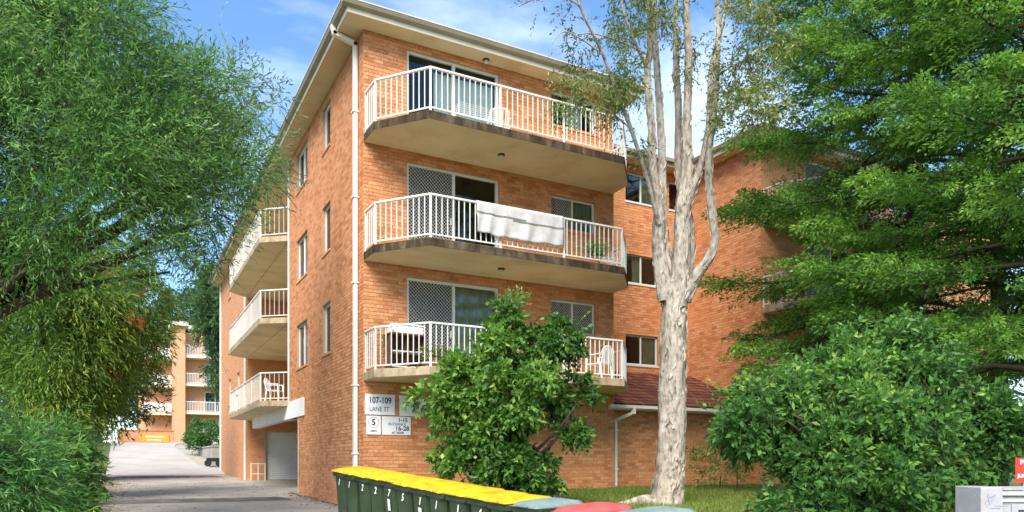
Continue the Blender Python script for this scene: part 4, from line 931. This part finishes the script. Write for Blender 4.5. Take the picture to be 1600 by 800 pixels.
def stem(pts, ws, dd=None, n=20, seed=0, fl=60):
    P, rs = pth(pts, [w_ * .9 for w_ in ws], dd=dd); b = len(bark.v); r0 = None
    for i, p in enumerate(P):
        t = (P[min(i + 1, len(P) - 1)] - P[max(i - 1, 0)]).normalized()
        if r0 is None: r0 = t.orthogonal().normalized()
        r0 = (r0 - t * r0.dot(t)).normalized(); q = t.cross(r0)
        for j in range(n):
            a = 2 * math.pi * j / n; dv = r0 * math.cos(a) + q * math.sin(a)
            k = 1 + .10 * math.sin(3 * a + p.z * 1.6 + seed) + .07 * math.sin(7 * a - p.z * 3.1) + rgb_.uniform(-.06, .06)
            bark.v.append(tuple(p + dv * rs[i] * k))
    for i in range(len(P) - 1):
        for j in range(n): bark.f.append([b + i * n + j, b + i * n + (j + 1) % n, b + (i + 1) * n + (j + 1) % n, b + (i + 1) * n + j]); bark.m.append(0)
    bark.f.append([b + (len(P) - 1) * n + j for j in range(n)]); bark.m.append(0)
    for _ in range(fl * 4):                                       # curled loose sheets of bark
        i = rgb_.randrange(0, len(P) - 1); p = P[i].lerp(P[i + 1], rgb_.random()); a = rgb_.random() * 6.28; t = (P[i + 1] - P[i]).normalized(); q0 = t.orthogonal().normalized(); q1 = t.cross(q0)
        d = q0 * math.cos(a) + q1 * math.sin(a); s_ = t.cross(d); w = rs[i] * rgb_.uniform(.05, .20); h = rgb_.uniform(.03, .16); r = rs[i] * 1.04; lf = rgb_.uniform(.005, .03)
        an = rgb_.uniform(-.5, .5); t2 = t * math.cos(an) + s_ * math.sin(an); s2 = s_ * math.cos(an) - t * math.sin(an)
        flakes.append([p + d * r - t2 * h, p + d * (r + lf) + s2 * w + t2 * h * rgb_.uniform(-.3, .3), p + d * (r + lf * rgb_.random()) + t2 * h * rgb_.uniform(.7, 1.6), p + d * (r - .004) - s2 * w * rgb_.uniform(.4, 1)])
stem([(1040, 800), (1041, 778), (1046, 735), (1050, 660), (1052, 570), (1053, 500), (1054, 440)], [66, 54, 47, 44, 43, 41, 34], n=26, fl=150)
stem([(1042, 470), (1030, 390), (1030, 320), (1020, 270), (1018, 200), (1012, 120), (1016, 60), (1012, -40), (1005, -150)], [28, 23, 18, 15, 12, 10, 9, 7, 4], dd=[16, 16, 15.9, 15.8, 15.7, 15.6, 15.5, 15.4, 15.3], seed=2, fl=70)
stem([(1050, 450), (1040, 400), (1035, 330), (1034, 230), (1028, 130), (1022, 30), (1026, -80)], [22, 18, 15, 13, 11, 9, 5], dd=[16.1, 16.1, 16.2, 16.3, 16.4, 16.5, 16.6], seed=3, fl=40)
stem([(1058, 480), (1064, 400), (1066, 320), (1074, 270), (1074, 180), (1076, 90), (1072, 0), (1078, -120)], [36, 30, 23, 19, 14, 12, 10, 5], dd=[16, 15.95, 15.9, 15.9, 15.8, 15.8, 15.7, 15.6], seed=4, fl=80)
stem([(1064, 470), (1074, 430), (1078, 360), (1062, 280), (1060, 180), (1056, 80), (1058, -60)], [18, 18, 16, 14, 12, 10, 5], dd=[16.1, 16.2, 16.3, 16.4, 16.5, 16.6, 16.7], seed=5, fl=40)
stem([(1070, 470), (1088, 430), (1108, 402), (1117, 370), (1110, 310), (1108, 240), (1116, 170), (1122, 80), (1120, -30)], [21, 18, 15, 13, 12, 11, 9, 7, 4], dd=[16, 15.9, 15.8, 15.7, 15.7, 15.7, 15.6, 15.5, 15.4], seed=6, fl=50)
stem([(1072, 330), (1084, 290), (1098, 250), (1108, 190), (1112, 110), (1132, 20), (1140, -60)], [14, 14, 13, 11, 9, 7, 4], dd=[15.95, 15.9, 15.9, 15.9, 15.9, 15.9, 15.9], seed=7, fl=30)
stem([(1030, 350), (1008, 270), (985, 200), (962, 140), (940, 80), (915, 30), (895, -20)], [8, 7, 6.5, 6, 5, 4, 3], dd=[15.8, 15.4, 15, 14.7, 14.4, 14.1, 13.9], n=8, seed=8, fl=0)
stem([(1012, 110), (990, 60), (975, 20), (960, -40)], [6, 5, 4, 3], dd=[15.6, 15.3, 15.1, 15], n=8, seed=9, fl=0)
stem([(1040, 798), (1010, 783), (985, 786), (955, 791)], [44, 22, 14, 5], dd=[16, 15.8, 15.6, 15.4], n=10, seed=10, fl=0)
twigs = []
def twig(pts, w, dd): stem(pts, w, dd=dd, n=6, fl=0)
twig([(1010, 85), (985, 72), (955, 60), (920, 52), (885, 60)], [3, 3, 2.4, 2, 1.4], [15.6, 15.2, 14.8, 14.5, 14.2]); twig([(940, 85), (910, 62), (880, 50), (862, 70)], [3, 2.5, 2, 1.2], [14.4, 14.2, 14, 13.9])
twig([(985, 200), (945, 170), (910, 165), (880, 175)], [3, 2.6, 2, 1.4], [15, 14.7, 14.5, 14.3]); twig([(930, 60), (900, 5), (850, -5), (810, 10)], [3, 2.5, 2, 1.2], [14.3, 14, 13.8, 13.6])
twig([(1120, 120), (1150, 100), (1185, 95), (1215, 120)], [3.5, 3, 2.2, 1.4], [15.6, 14.9, 14.3, 13.9]); twig([(1112, 210), (1140, 165), (1170, 160), (1200, 175)], [3.5, 3, 2.2, 1.4], [15.7, 15, 14.4, 14])
bark.build('trunk', M['paper'], pb, smooth=True)
quads('peeling_bark', np.array([[tuple(v - ORG[pb]) for v in f] for f in flakes]), np.zeros(len(flakes)), M['paperflake'], pb, kind='stuff')
rg = np.random.default_rng(77)
pe = [E(1130, 60, 15.2, 45, 45), E(1160, 120, 14.3, 55, 45), E(1195, 150, 14, 40, 40), E(1130, 150, 15, 30, 40), E(1165, 175, 14.2, 45, 30), E(1215, 110, 13.8, 35, 40), E(1070, 40, 15.7, 50, 40), E(1010, 20, 15.5, 45, 30), E(945, 25, 14.8, 55, 30), E(900, 45, 14.2, 45, 40), E(935, 110, 14.6, 50, 40), E(980, 130, 15, 40, 50),
      E(850, 5, 13.7, 45, 18), E(900, 110, 14.2, 40, 40), E(1000, 230, 15.3, 22, 25), E(985, 60, 15.2, 40, 40), E(1090, 90, 15.8, 40, 40), E(890, 150, 14.2, 30, 22), E(940, 165, 14.5, 45, 22), E(1200, 60, 14, 50, 45), E(1170, 10, 14.2, 55, 40), E(1050, -20, 15.6, 80, 40)]
P, d, q = sample(pe, 3300, rg, 1.0, -.15, 8); D = unit(.5 * d + rdir(len(P), rg)); LP, LD, tt = spray(P, D, rg.uniform(.15, .4, len(P)), .5, 8, rg, .9)
xs_ = (LP @ np.array(RT)) / (LP @ np.array(FW)) * FOC + 800
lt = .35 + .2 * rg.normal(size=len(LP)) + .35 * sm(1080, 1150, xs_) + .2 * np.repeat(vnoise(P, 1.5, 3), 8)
leaves('crown', LP, LD, .095 * rg.uniform(.6, 1.2, len(LP)), .032 * rg.uniform(.7, 1.2, len(LP)), lt, LF['paperleaf'], pb, rg)
# hanging yellowish spray over the top balcony
P, d, q = sample([E(880, 125, 14.3, 30, 18), E(920, 140, 14.4, 40, 18), E(965, 160, 14.8, 30, 22), E(985, 155, 15, 30, 15), E(880, 165, 14.2, 22, 14)], 250, rg, 1.0, -.4, 6); LP, LD, tt = spray(P, unit(rdir(len(P), rg) + np.array([0, 0, -.2])), .3, .8, 8, rg, .8)
leaves('hanging_leaves', LP, LD, .09, .022, .55 + .25 * rg.normal(size=len(LP)), LF['paperleaf'], pb, rg)

# ------------------------------------------------------------------ conifers
def conifer(label, base, top, rad, zlow, nb, seed, azs=None, leafn=34, group=None, tintb=.36):
    rg = np.random.default_rng(seed); rr = random.Random(seed); t = thing('conifer', label, 'tree', base, group); base = Vector(base)
    mb = MB(); limb(mb, base - Vector((0, 0, .2)), Vector((base.x, base.y, top)), .26, .04, 12, 14, .01, seed=seed); mb.build('trunk', M['bark'], t, smooth=True)
    br = MB(); SP, SD, SL, ST = [], [], [], []
    for i in range(nb):
        f = (i + rr.random()) / nb; z = zlow + (top - zlow) * f; az = i * 2.399 + rr.uniform(-.3, .3); Ln = rad * (1 - f) ** .5 * rr.uniform(.72, 1.12) + .35
        el = rr.uniform(-.05, .28) - .12 * (1 - f); dv = Vector((math.cos(az), math.sin(az), 0)); st = Vector((base.x, base.y, z)); m = 9; pts = []
        for k in range(m + 1):
            s = k / m; pts.append(st + dv * Ln * s + Vector((0, 0, Ln * (el * s - .34 * s * s + .26 * s ** 4))) + Vector((rr.uniform(-1, 1), rr.uniform(-1, 1), rr.uniform(-1, 1))) * .03)
        br.tube(pts, [.045 * (1 - .85 * k / m) * (Ln / rad + .3) for k in range(m + 1)], 5, cap=False)
        side = Vector((-dv.y, dv.x, 0)); nl = int(5 + Ln * 3.6)
        for k in range(nl):
            s = .22 + .78 * (k + rr.random()) / nl; a = min(m - 1, int(s * m)); p = pts[a].lerp(pts[a + 1], s * m - a); sg = 1 if k % 2 else -1; l = Ln * (.26 * (1 - s) ** .7 + .10) * rr.uniform(.8, 1.3) + .28
            SP.append(tuple(p)); q = (dv * rr.uniform(.55, 1.0) + side * sg * rr.uniform(.2, .85) + Vector((0, 0, rr.uniform(-.15, .22)))).normalized(); SD.append(tuple(q)); SL.append(l); ST.append(s)
        SP.append(tuple(pts[-2])); SD.append(tuple((dv + Vector((0, 0, .15))).normalized())); SL.append(.55 * rr.uniform(.8, 1.3)); ST.append(1)
    br.build('branch', M['bark'], t, smooth=True)
    # each side shoot is a dense tapering plume of short needles-sprays
    P, D, Ls, S = np.array(SP), np.array(SD), np.array(SL), np.array(ST); LP, LD, tt = spray(P, D, Ls, .16, leafn, rg, .0)
    n = len(LP); A = unit(np.cross(LD, rdir(n, rg))); rad_ = np.repeat(.065 + .10 * Ls, leafn) * (np.sin(np.pi * np.clip(tt * .82 + .16, 0, 1)) ** .7) * rg.random(n) ** .5
    off = A * rad_[:, None]; off[:, 2] *= .62; LP = LP + off - np.array([0, 0, 1.0]) * (rg.random(n) ** 3 * .10)[:, None]
    LD2 = unit(LD * .9 + A * rg.uniform(.2, .9, (n, 1)) + .25 * rg.normal(size=(n, 3)))
    tint = tintb + .34 * (tt - .5) + .20 * (np.repeat(S, leafn) - .6) + .10 * rg.normal(size=n) + np.repeat(.16 * vnoise(P, 1.1, seed) + .10 * rg.normal(size=len(P)), leafn)
    leaves('crown', LP, LD2, rg.uniform(.06, .125, n), rg.uniform(.026, .048, n), tint, LF['conifer'], t, rg, .2, flat=.6); return t
ca = foot(1425, 17.0); conifer('large dark green conifer with layered sprays behind the round shrub', ca, 19, 4.1, 2.4, 165, 41, leafn=116, tintb=.50)
cb = foot(1640, 13.2); conifer('lighter conifer reaching in beside the grey letterbox bank', cb, 14.5, 4.0, 1.5, 115, 43, leafn=110, tintb=.58)
cc_ = foot(1560, 20.0); conifer('tall conifer set further back against the right hand flats', cc_, 18.5, 4.2, 2.0, 85, 47, leafn=84, tintb=.42)

# ------------------------------------------------------------------ shrubs before the building
tree('leafy_shrub', 'big glossy leaved shrub growing against the wall behind the bins', 'shrub', foot(800, 14.2),
     [E(795, 545, 14.2, 46, 34), E(800, 495, 14.3, 20, 20), E(866, 532, 14.3, 40, 34), E(735, 605, 14, 52, 36), E(675, 625, 13.8, 36, 18), E(800, 610, 13.8, 60, 55), E(878, 600, 14.2, 36, 46), E(900, 632, 14.2, 34, 18), E(720, 660, 13.9, 40, 50), E(715, 715, 13.9, 28, 32), E(790, 680, 13.8, 48, 45),
      E(840, 690, 14, 30, 50), E(800, 735, 13.9, 50, 35), E(840, 740, 14.1, 32, 32), E(890, 660, 14.3, 26, 38)],
     6600, LF['gloss'], ln=(.12, .26), droop=.25, K=7, leaf=(.115, .066), spread=.9, shell=.6, gap=-.34, sub=.25, shoots=150, twig=5, trunk_r=.09, seed=51, tint=(.46, .22), bend=.3, clump=.3)
tree('conical_seedling', 'small yellow green sapling poking up out of the glossy shrub', 'plant', foot(800, 14.6), [E(800, 485, 14.6, 18, 22), E(800, 505, 14.6, 24, 16)], 260, LF['paperleaf'], ln=(.12, .28), droop=-.1, K=7, leaf=(.08, .03), spread=.8, gap=-1, trunk_r=.025, limbs=False, seed=52, tint=(.35, .2))
rg_ = np.random.default_rng(8); hull = [E(1350, 690, 10.6, 110, 80, 100)]
for _ in range(300):
    if len(hull) > 64: break
    d_ = rg_.normal(size=3); d_ /= np.linalg.norm(d_)
    if d_[1] > .55: continue
    k_ = rg_.uniform(.72, 1.0); wx = (205 if d_[2] > -.2 else 140) if d_[0] < 0 else 215
    r_ = rg_.uniform(24, 50); hull.append(E(1362 + wx * k_ * d_[0], 682 - (138 if d_[2] > 0 else 120) * k_ * d_[2], 10.6 + 1.7 * k_ * d_[1], r_, r_ * .8))
hull += [E(1160, 630, 10.4, 26, 18), E(1140, 668, 10.3, 24, 20), E(1440, 528, 10.6, 20, 16), E(1390, 522, 10.6, 22, 16), E(1520, 640, 10.3, 44, 40), E(1560, 685, 10.3, 34, 36), E(1490, 715, 10, 50, 40), E(1545, 740, 10.2, 40, 34), E(1480, 590, 10.5, 44, 34), E(1440, 660, 9.4, 50, 40), E(1300, 740, 9.3, 55, 40), E(1250, 780, 9.5, 50, 36), E(1400, 750, 9.2, 55, 40)]
tree('round_shrub', 'huge rounded dense green shrub on the lawn behind the letterbox bank', 'shrub', foot(1350, 10.6), hull,
     15500, LF['round'], ln=(.10, .24), droop=.12, K=8, leaf=(.10, .045), spread=.9, shell=.5, gap=-.36, sub=.22, shoots=420, twig=5, trunk_r=.12, seed=55, tint=(.42, .22), clump=.34, bend=.25)
for i, (x, y, d, n) in enumerate([(1090, 725, 20.2, 90), (1125, 715, 20.4, 120), (1150, 705, 20.0, 110)]):
    p = at(x, y, d); tree('straggly_plant', ['thin straggly plant by the trunk along the low wall', 'straggly plant midway along the low wall by the lawn', 'straggly plant against the low wall beside the round shrub'][i], 'plant', (p.x, p.y, float(gz(p.x, p.y)) - .02), [E(x, y, d, 20, 26), E(x + 8, y + 22, d, 18, 14)], n, LF['olive'], ln=(.15, .4), droop=.3, K=7, leaf=(.11, .03), spread=.9, gap=-1, trunk_r=.02, limbs=False, seed=60 + i, tint=(.45, .3), group='plants along the low wall')
rk = thing('garden_rock', 'rounded pale rock at the foot of the glossy shrub', 'rock', foot(862, 14.5)); p = ORG[rk]; mb = MB(); mb.lathe([(.22, -.1), (.30, .1), (.27, .28), (.17, .42), (.03, .47)], p, 14)
mb.v = [(v[0] + .05 * math.sin(v[2] * 9 + v[1] * 7), v[1] + .05 * math.sin(v[0] * 8), v[2]) for v in mb.v]; mb.build('boulder', M['rock'], rk, smooth=True)

# ------------------------------------------------------------------ lawn grass
rg = np.random.default_rng(91); n = 90000; X = rg.uniform(5.6, 24, n); Y = rg.uniform(7.2, 16.85, n); k = ~((X < 5.9) | ((X < XL) & (Y > 16.4))) & (rg.random(n) < np.clip(1.25 - (Y - 7) * .02, .3, 1)); X, Y = X[k], Y[k]; n = len(X)
Z = gz(X, Y) - .052; P = np.stack([X, Y, Z], 1); D = np.array([0, 0, 1.0]) + .55 * rg.normal(size=(n, 3)) * np.array([1, 1, .3])
leaves('lawn_grass', P, D, .052 + rg.uniform(.03, .085, n), .011, np.clip(.62 + .25 * rg.normal(size=n) + .25 * vnoise(P, .9, 2), 0, 1), LF['grass'], None, rg, .1, kind='stuff')
tag(bpy.data.objects['lawn_grass'], 'short green lawn grass in front of the flats', 'grass', kind='stuff')

# ------------------------------------------------------------------ letterbox bank and red sign
lb = thing('letterbox_bank', 'grey masonry letterbox bank with scribbled end pier in front of the round shrub', 'letterbox', (7.9, 4.6, -1.5))
LBF = None
a = at(1533, 800, 7.7); a.z = 0; ax = RT.copy(); ay = FW.copy()           # stands square to the street view line
LO = Vector((a.x, a.y, 0)); ax = Vector((math.cos(R(-25)), math.sin(R(-25)), 0)); ay = Vector((-ax.y, ax.x, 0))
def lbox(mb, u0, u1, v0, v1, z0, z1):
    P = [LO + ax * u + ay * v for u, v in ((u0, v0), (u1, v0), (u1, v1), (u0, v1))]; mb.prism([(p.x, p.y) for p in P], z0, z1); return mb
gzl = float(gz(LO.x, LO.y)) - .1
bevel(lbox(MB(), 0, .24, 0, .42, gzl, -.255).build('end_pier', M['letterbox'], lb), .01); bevel(lbox(MB(), 1.9, 2.24, 0, .42, gzl, -.255).build('end_pier', M['letterbox'], lb), .01)
lbox(MB(), .242, 1.898, .06, .42, gzl, -.36).build('box_row', M['boxmetal'], lb)
lbox(MB(), .242, 1.898, .0, .42, -.29, -.262).build('top_slab', M['letterbox'], lb)
mb = MB(); p0 = LO + ax * .245 + ay * .03; p1 = LO + ax * 1.895 + ay * .03; mb.tube([(p0.x, p0.y, -.325), (p1.x, p1.y, -.325)], .026, 12); mb.build('roller_rail', M['white'], lb, smooth=True)
lbox(MB(), .245, 1.895, .03, .055, -.41, -.385).build('lower_rail', M['pipe'], lb)
for i in range(4):
    m = lbox(MB(), .37 + i * .385, .37 + i * .385 + .35, .045, .058, -.86, -.44); d_ = m.build('letterbox_door', M['boxmetal'], lb); m = lbox(MB(), .44 + i * .385, .65 + i * .385, .04, .046, -.52, -.50); m.build('slot', M['black'], d_)
mb = MB(); rs_ = random.Random(3)
def scr(pts):
    Q = [LO + ax * u + ay * -.0035 + Vector((0, 0, z)) for u, z in pts]; mb.tube(Q, .0032, 5)
scr([(.06, -.46), (.10, -.40), (.15, -.34), (.12, -.37)]); scr([(.07, -.33), (.08, -.40), (.09, -.44), (.13, -.39)]); scr([(.14, -.45), (.18, -.452), (.24, -.455)]); scr([(.04, -.43), (.08, -.37), (.16, -.33)]); scr([(.1, -.48), (.16, -.475), (.21, -.48)])
mb.build('marker_scrawl', M['scrawl'], lb)
rp = at(1600, 735, 8.4); rs = thing('warning_sign', 'red notice sign with white lettering on a post behind the letterbox bank', 'sign', (rp.x, rp.y, float(gz(rp.x, rp.y))))
mb = MB(); mb.tube([(rp.x, rp.y, float(gz(rp.x, rp.y)) - .1), (rp.x, rp.y, .05)], .025, 10); mb.build('post', M['steel'], rs)
nf = Vector((-FW.x - .25, -FW.y, 0)).normalized(); rtv = Vector((-nf.y, nf.x, 0)); c = Vector((rp.x, rp.y, -.09)) + nf * .035 + rtv * .05
P = [c + rtv * sx + nf * sn for sx, sn in ((-.155, 0), (.155, 0), (.155, .006), (-.155, .006))]; mb = MB(); mb.prism([(p.x, p.y) for p in P], -.225, .055); mb.build('plate', M['signred'], rs)
rot = facing(nf.x, nf.y)
for s_, z_, sz in (('PLEASE', .005, .07), ('NO', -.075, .07), ('JUNK MAIL', -.15, .055)): text('lettering', s_, sz, Vector((c.x, c.y, 0)) + nf * .0075 + Vector((0, 0, z_)), rot, M['signwhite'], rs)

# ------------------------------------------------------------------ things on the balconies
def at_wall(u, v, z, F=F1): return F.p(u, v, z)
# white bath sheet over the second railing
tw_ = MB(); U0, U1 = 2.02, 4.28; nu, nv = 40, 22; vf = 1.76; prof = []
zt = FLO[1] + .94 + .024
for j in range(nv + 1):
    s = j / nv
    if s < .22: q = (vf - .036, zt - .30 * (1 - s / .22))
    elif s < .32: a_ = (s - .22) / .10 * math.pi; q = (vf - .036 * math.cos(a_), zt + .012 * math.sin(a_))
    else: q = (vf + .036 + .01, zt - (s - .32) / .68 * .70)
    prof.append(q)
for i in range(nu + 1):
    u = i / nu
    for j, (v, z) in enumerate(prof):
        s = j / nv; fold = (.085 * math.sin(u * 17 + 2.2 * s + math.sin(u * 6)) ** 2 + .022 * math.sin(u * 43 + s * 3)) * max(0, s - .26)
        p = F1.p(U0 + (U1 - U0) * u, v + abs(fold) + .004, z + ((-.06 * math.sin(u * 3.0) + .02 * math.sin(u * 19)) * max(0, s - .32) if s > .32 else 0)); tw_.v.append(tuple(p))
W_ = nv + 1
for i in range(nu):
    for j in range(nv):
        tw_.f.append([i * W_ + j, (i + 1) * W_ + j, (i + 1) * W_ + j + 1, i * W_ + j + 1]); tw_.m.append(1 if (j == 12 and i < nu * .55) or (j == 13 and i >= nu * .4) else 0)
o = tw_.build('bath_sheet', [M['towel'], M['towelbar']], origin=F1.p(3.1, 1.78, zt), smooth=True); tag(o, 'long white towel with a grey stripe hung over the middle balcony railing', 'towel')
sm_ = o.modifiers.new('thick', 'SOLIDIFY'); sm_.thickness = .006
def chair(label, c, rz, group=None):
    """moulded plastic armchair"""
    t = thing('plastic_chair', label, 'chair', (0, 0, 0), group)
    mb = MB(); mb.box(-.22, .22, -.22, .22, .40, .425); bevel(mb.build('seat', M['plastic'], t), .01)
    b = MB()
    for i in range(7):
        x = -.20 + i * .0667; top = .84 - .10 * (abs(i - 3) / 3) ** 2; b.bar((x, .20, .42), (x * 1.08, .29, top), .042, .012)
    b.tube([(-.235, .20, .60), (-.225, .275, .76), (-.12, .29, .83), (0, .295, .85), (.12, .29, .83), (.225, .275, .76), (.235, .20, .60)], .017, 8); b.build('backrest', M['plastic'], t)
    for sx in (-1, 1):
        a_ = MB(); a_.bar((sx * .25, -.20, .63), (sx * .25, .22, .65), .05, .02); a_.build('armrest', M['plastic'], t)
        l = MB(); l.bar((sx * .25, -.20, .64), (sx * .245, -.23, 0), .04, .03); l.build('leg', M['plastic'], t); l = MB(); l.bar((sx * .22, .19, .42), (sx * .235, .25, 0), .04, .03); l.build('leg', M['plastic'], t)
    t.location = c; t.rotation_euler.z = rz; ORG[t] = Vector(c); return t
chair('white plastic armchair on the lowest front balcony by the corner rail', F1.p(5.75, 1.15, FLO[0]), R(200))
chair('white plastic armchair behind the rail of the lowest side balcony', F2.p(9.75, .25, FLO[0]), R(60))
chair('white plastic armchair before the blind on the top front balcony', F1.p(3.1, .75, FLO[2]), R(160))
def rack(label, F, u, v, z, L_=.9, H=.75):
    t = thing('drying_rack', label, 'rack', F.p(u, v, z)); mb = MB()
    for k_ in (0, 1):
        uu = u + k_ * L_; mb.tube([F.p(uu, v - .22, z), F.p(uu, v + .2, z + H)], .009, 6); mb.tube([F.p(uu, v + .22, z), F.p(uu, v - .2, z + H)], .009, 6)
    mb.build('leg', M['plastic'], t); mb = MB()
    for q_ in range(7): mb.tube([F.p(u, v - .24 + q_ * .08, z + H), F.p(u + L_, v - .24 + q_ * .08, z + H)], .006, 5)
    mb.build('rails', M['plastic'], t); return t
rack('folding white clothes rack on the top front balcony', F1, 1.75, 1.25, FLO[2], 1.1, .5)
rack('small white wire rack in the corner of the middle front balcony', F1, 5.75, 1.2, FLO[1], .6, .32)
def cabinet():
    c = F1.p(.55, .75, FLO[0]); t = thing('shelf_cabinet', 'dark timber shelf cabinet at the end of the lowest front balcony', 'cabinet', c); x0, x1, y0, y1, z = c.x - .22, c.x + .62, c.y - .20, c.y + .22, c.z
    mb = MB(); mb.box(x0, x0 + .03, y0, y1, z, z + .78); mb.box(x1 - .03, x1, y0, y1, z, z + .78); mb.box(x0 + .4, x0 + .43, y0, y1, z, z + .75); mb.build('side', M['wood'], t); mb = MB(); mb.box(x0 - .02, x1 + .02, y0 - .02, y1 + .02, z + .78, z + .81); mb.build('top', M['wood'], t)
    mb = MB()
    for q_ in (.06, .40): mb.box(x0 + .032, x1 - .032, y0 + .01, y1, z + q_, z + q_ + .025)
    mb.build('shelf', M['white'], t); mb = MB(); mb.box(x0 + .03, x1 - .03, y1 - .015, y1 - .002, z, z + .78); mb.build('back', M['wood'], t)
    bx = thing('storage_box', 'white plastic tub standing on the timber cabinet', 'tub', (c.x + .2, c.y, z + .81)); mb = MB(); mb.prism([(x0 + .05, y0 + .03), (x1 - .05, y0 + .03), (x1 - .05, y1 - .03), (x0 + .05, y1 - .03)], z + .811, z + .99); bevel(mb.build('tub', M['plastic'], bx), .02); mb = MB(); mb.box(x0 + .03, x1 - .03, y0 + .01, y1 - .01, z + .99, z + 1.015); bevel(mb.build('tub_lid', M['plastic'], bx), .006)
cabinet()
def pot(label, c, r, h, mat, lf, n, hh, seed, w=.03, lean=.6):
    t = thing('potted_plant', label, 'plant', c); mb = MB(); mb.lathe([(r * .72, 0), (r, h * .85), (r * 1.1, h * .86), (r * 1.1, h), (r * .95, h), (r * .9, h * .9)], c, 16); mb.build('pot', mat, t)
    rg = np.random.default_rng(seed); P = np.tile(np.array(c) + np.array([0, 0, h * .9]), (n, 1)) + rg.normal(size=(n, 3)) * r * .35; D = unit(rg.normal(size=(n, 3)) * lean + np.array([0, 0, 1.0])); LP, LD, tt = spray(P, D, hh * rg.uniform(.4, 1.1, n), .4, 7, rg, .8)
    leaves('leaves', LP, LD, .085, w, .45 + .3 * rg.normal(size=len(LP)), lf, t, rg); return t
pot('terracotta pot of straggly green on the lowest front balcony', F1.p(1.10, 1.62, FLO[0]), .12, .2, M['terracotta'], LF['paperleaf'], 80, .6, 1)
pot('bushy lime green pot plant on the lowest balcony by the blue tub', F1.p(1.55, 1.64, FLO[0]), .13, .14, M['terracotta'], LF['bright'], 130, .5, 2, .06)
pot('dark blue tub with a small plant on the lowest front balcony', F1.p(2.15, 1.45, FLO[0]), .2, .26, M['bluepot'], LF['dark'], 20, .2, 3)
pot('tall thin plant beside the cabinet on the lowest front balcony', F1.p(.40, .42, FLO[0]), .13, .3, M['terracotta'], LF['olive'], 26, 1.35, 4, .02, .22)
pot('green strappy pot plant on the middle balcony by the wire rack', F1.p(5.35, 1.55, FLO[1]), .14, .2, M['terracotta'], LF['bright'], 120, .65, 5, .03, .35)
bpy.context.view_layer.update()

# ------------------------------------------------------------------ fallen leaves along the kerb, the walls and the lawn
rg = np.random.default_rng(123); n = 2600
X = np.concatenate([-.72 + rg.exponential(.35, n), rg.uniform(-.6, 4.8, 700), 4.82 - rg.exponential(.15, 500), rg.uniform(6, 17, 900)]); Y = np.concatenate([rg.uniform(9, 40, n), rg.uniform(10, 42, 700), rg.uniform(17, 24, 500), rg.uniform(9, 16.3, 900)])
k = X < 17.4; X, Y = X[k], Y[k]; n = len(X); P = np.stack([X, Y, gz(X, Y) + .006 + .03 * (X > 5.2)], 1); a = rg.random(n) * 6.28
leaves('fallen_leaves', P, np.stack([np.cos(a), np.sin(a), rg.uniform(-.02, .15, n)], 1), rg.uniform(.05, .11, n), rg.uniform(.02, .04, n), rg.random(n), leaf_mat('dry_leaf', [(0, (.07, .045, .025)), (.6, (.17, .105, .05)), (1, (.30, .22, .09))]), None, rg, .1, flat=.3, kind='stuff')
tag(bpy.data.objects['fallen_leaves'], 'dry brown leaves scattered along the driveway edge and lawn', 'leaf litter', kind='stuff')
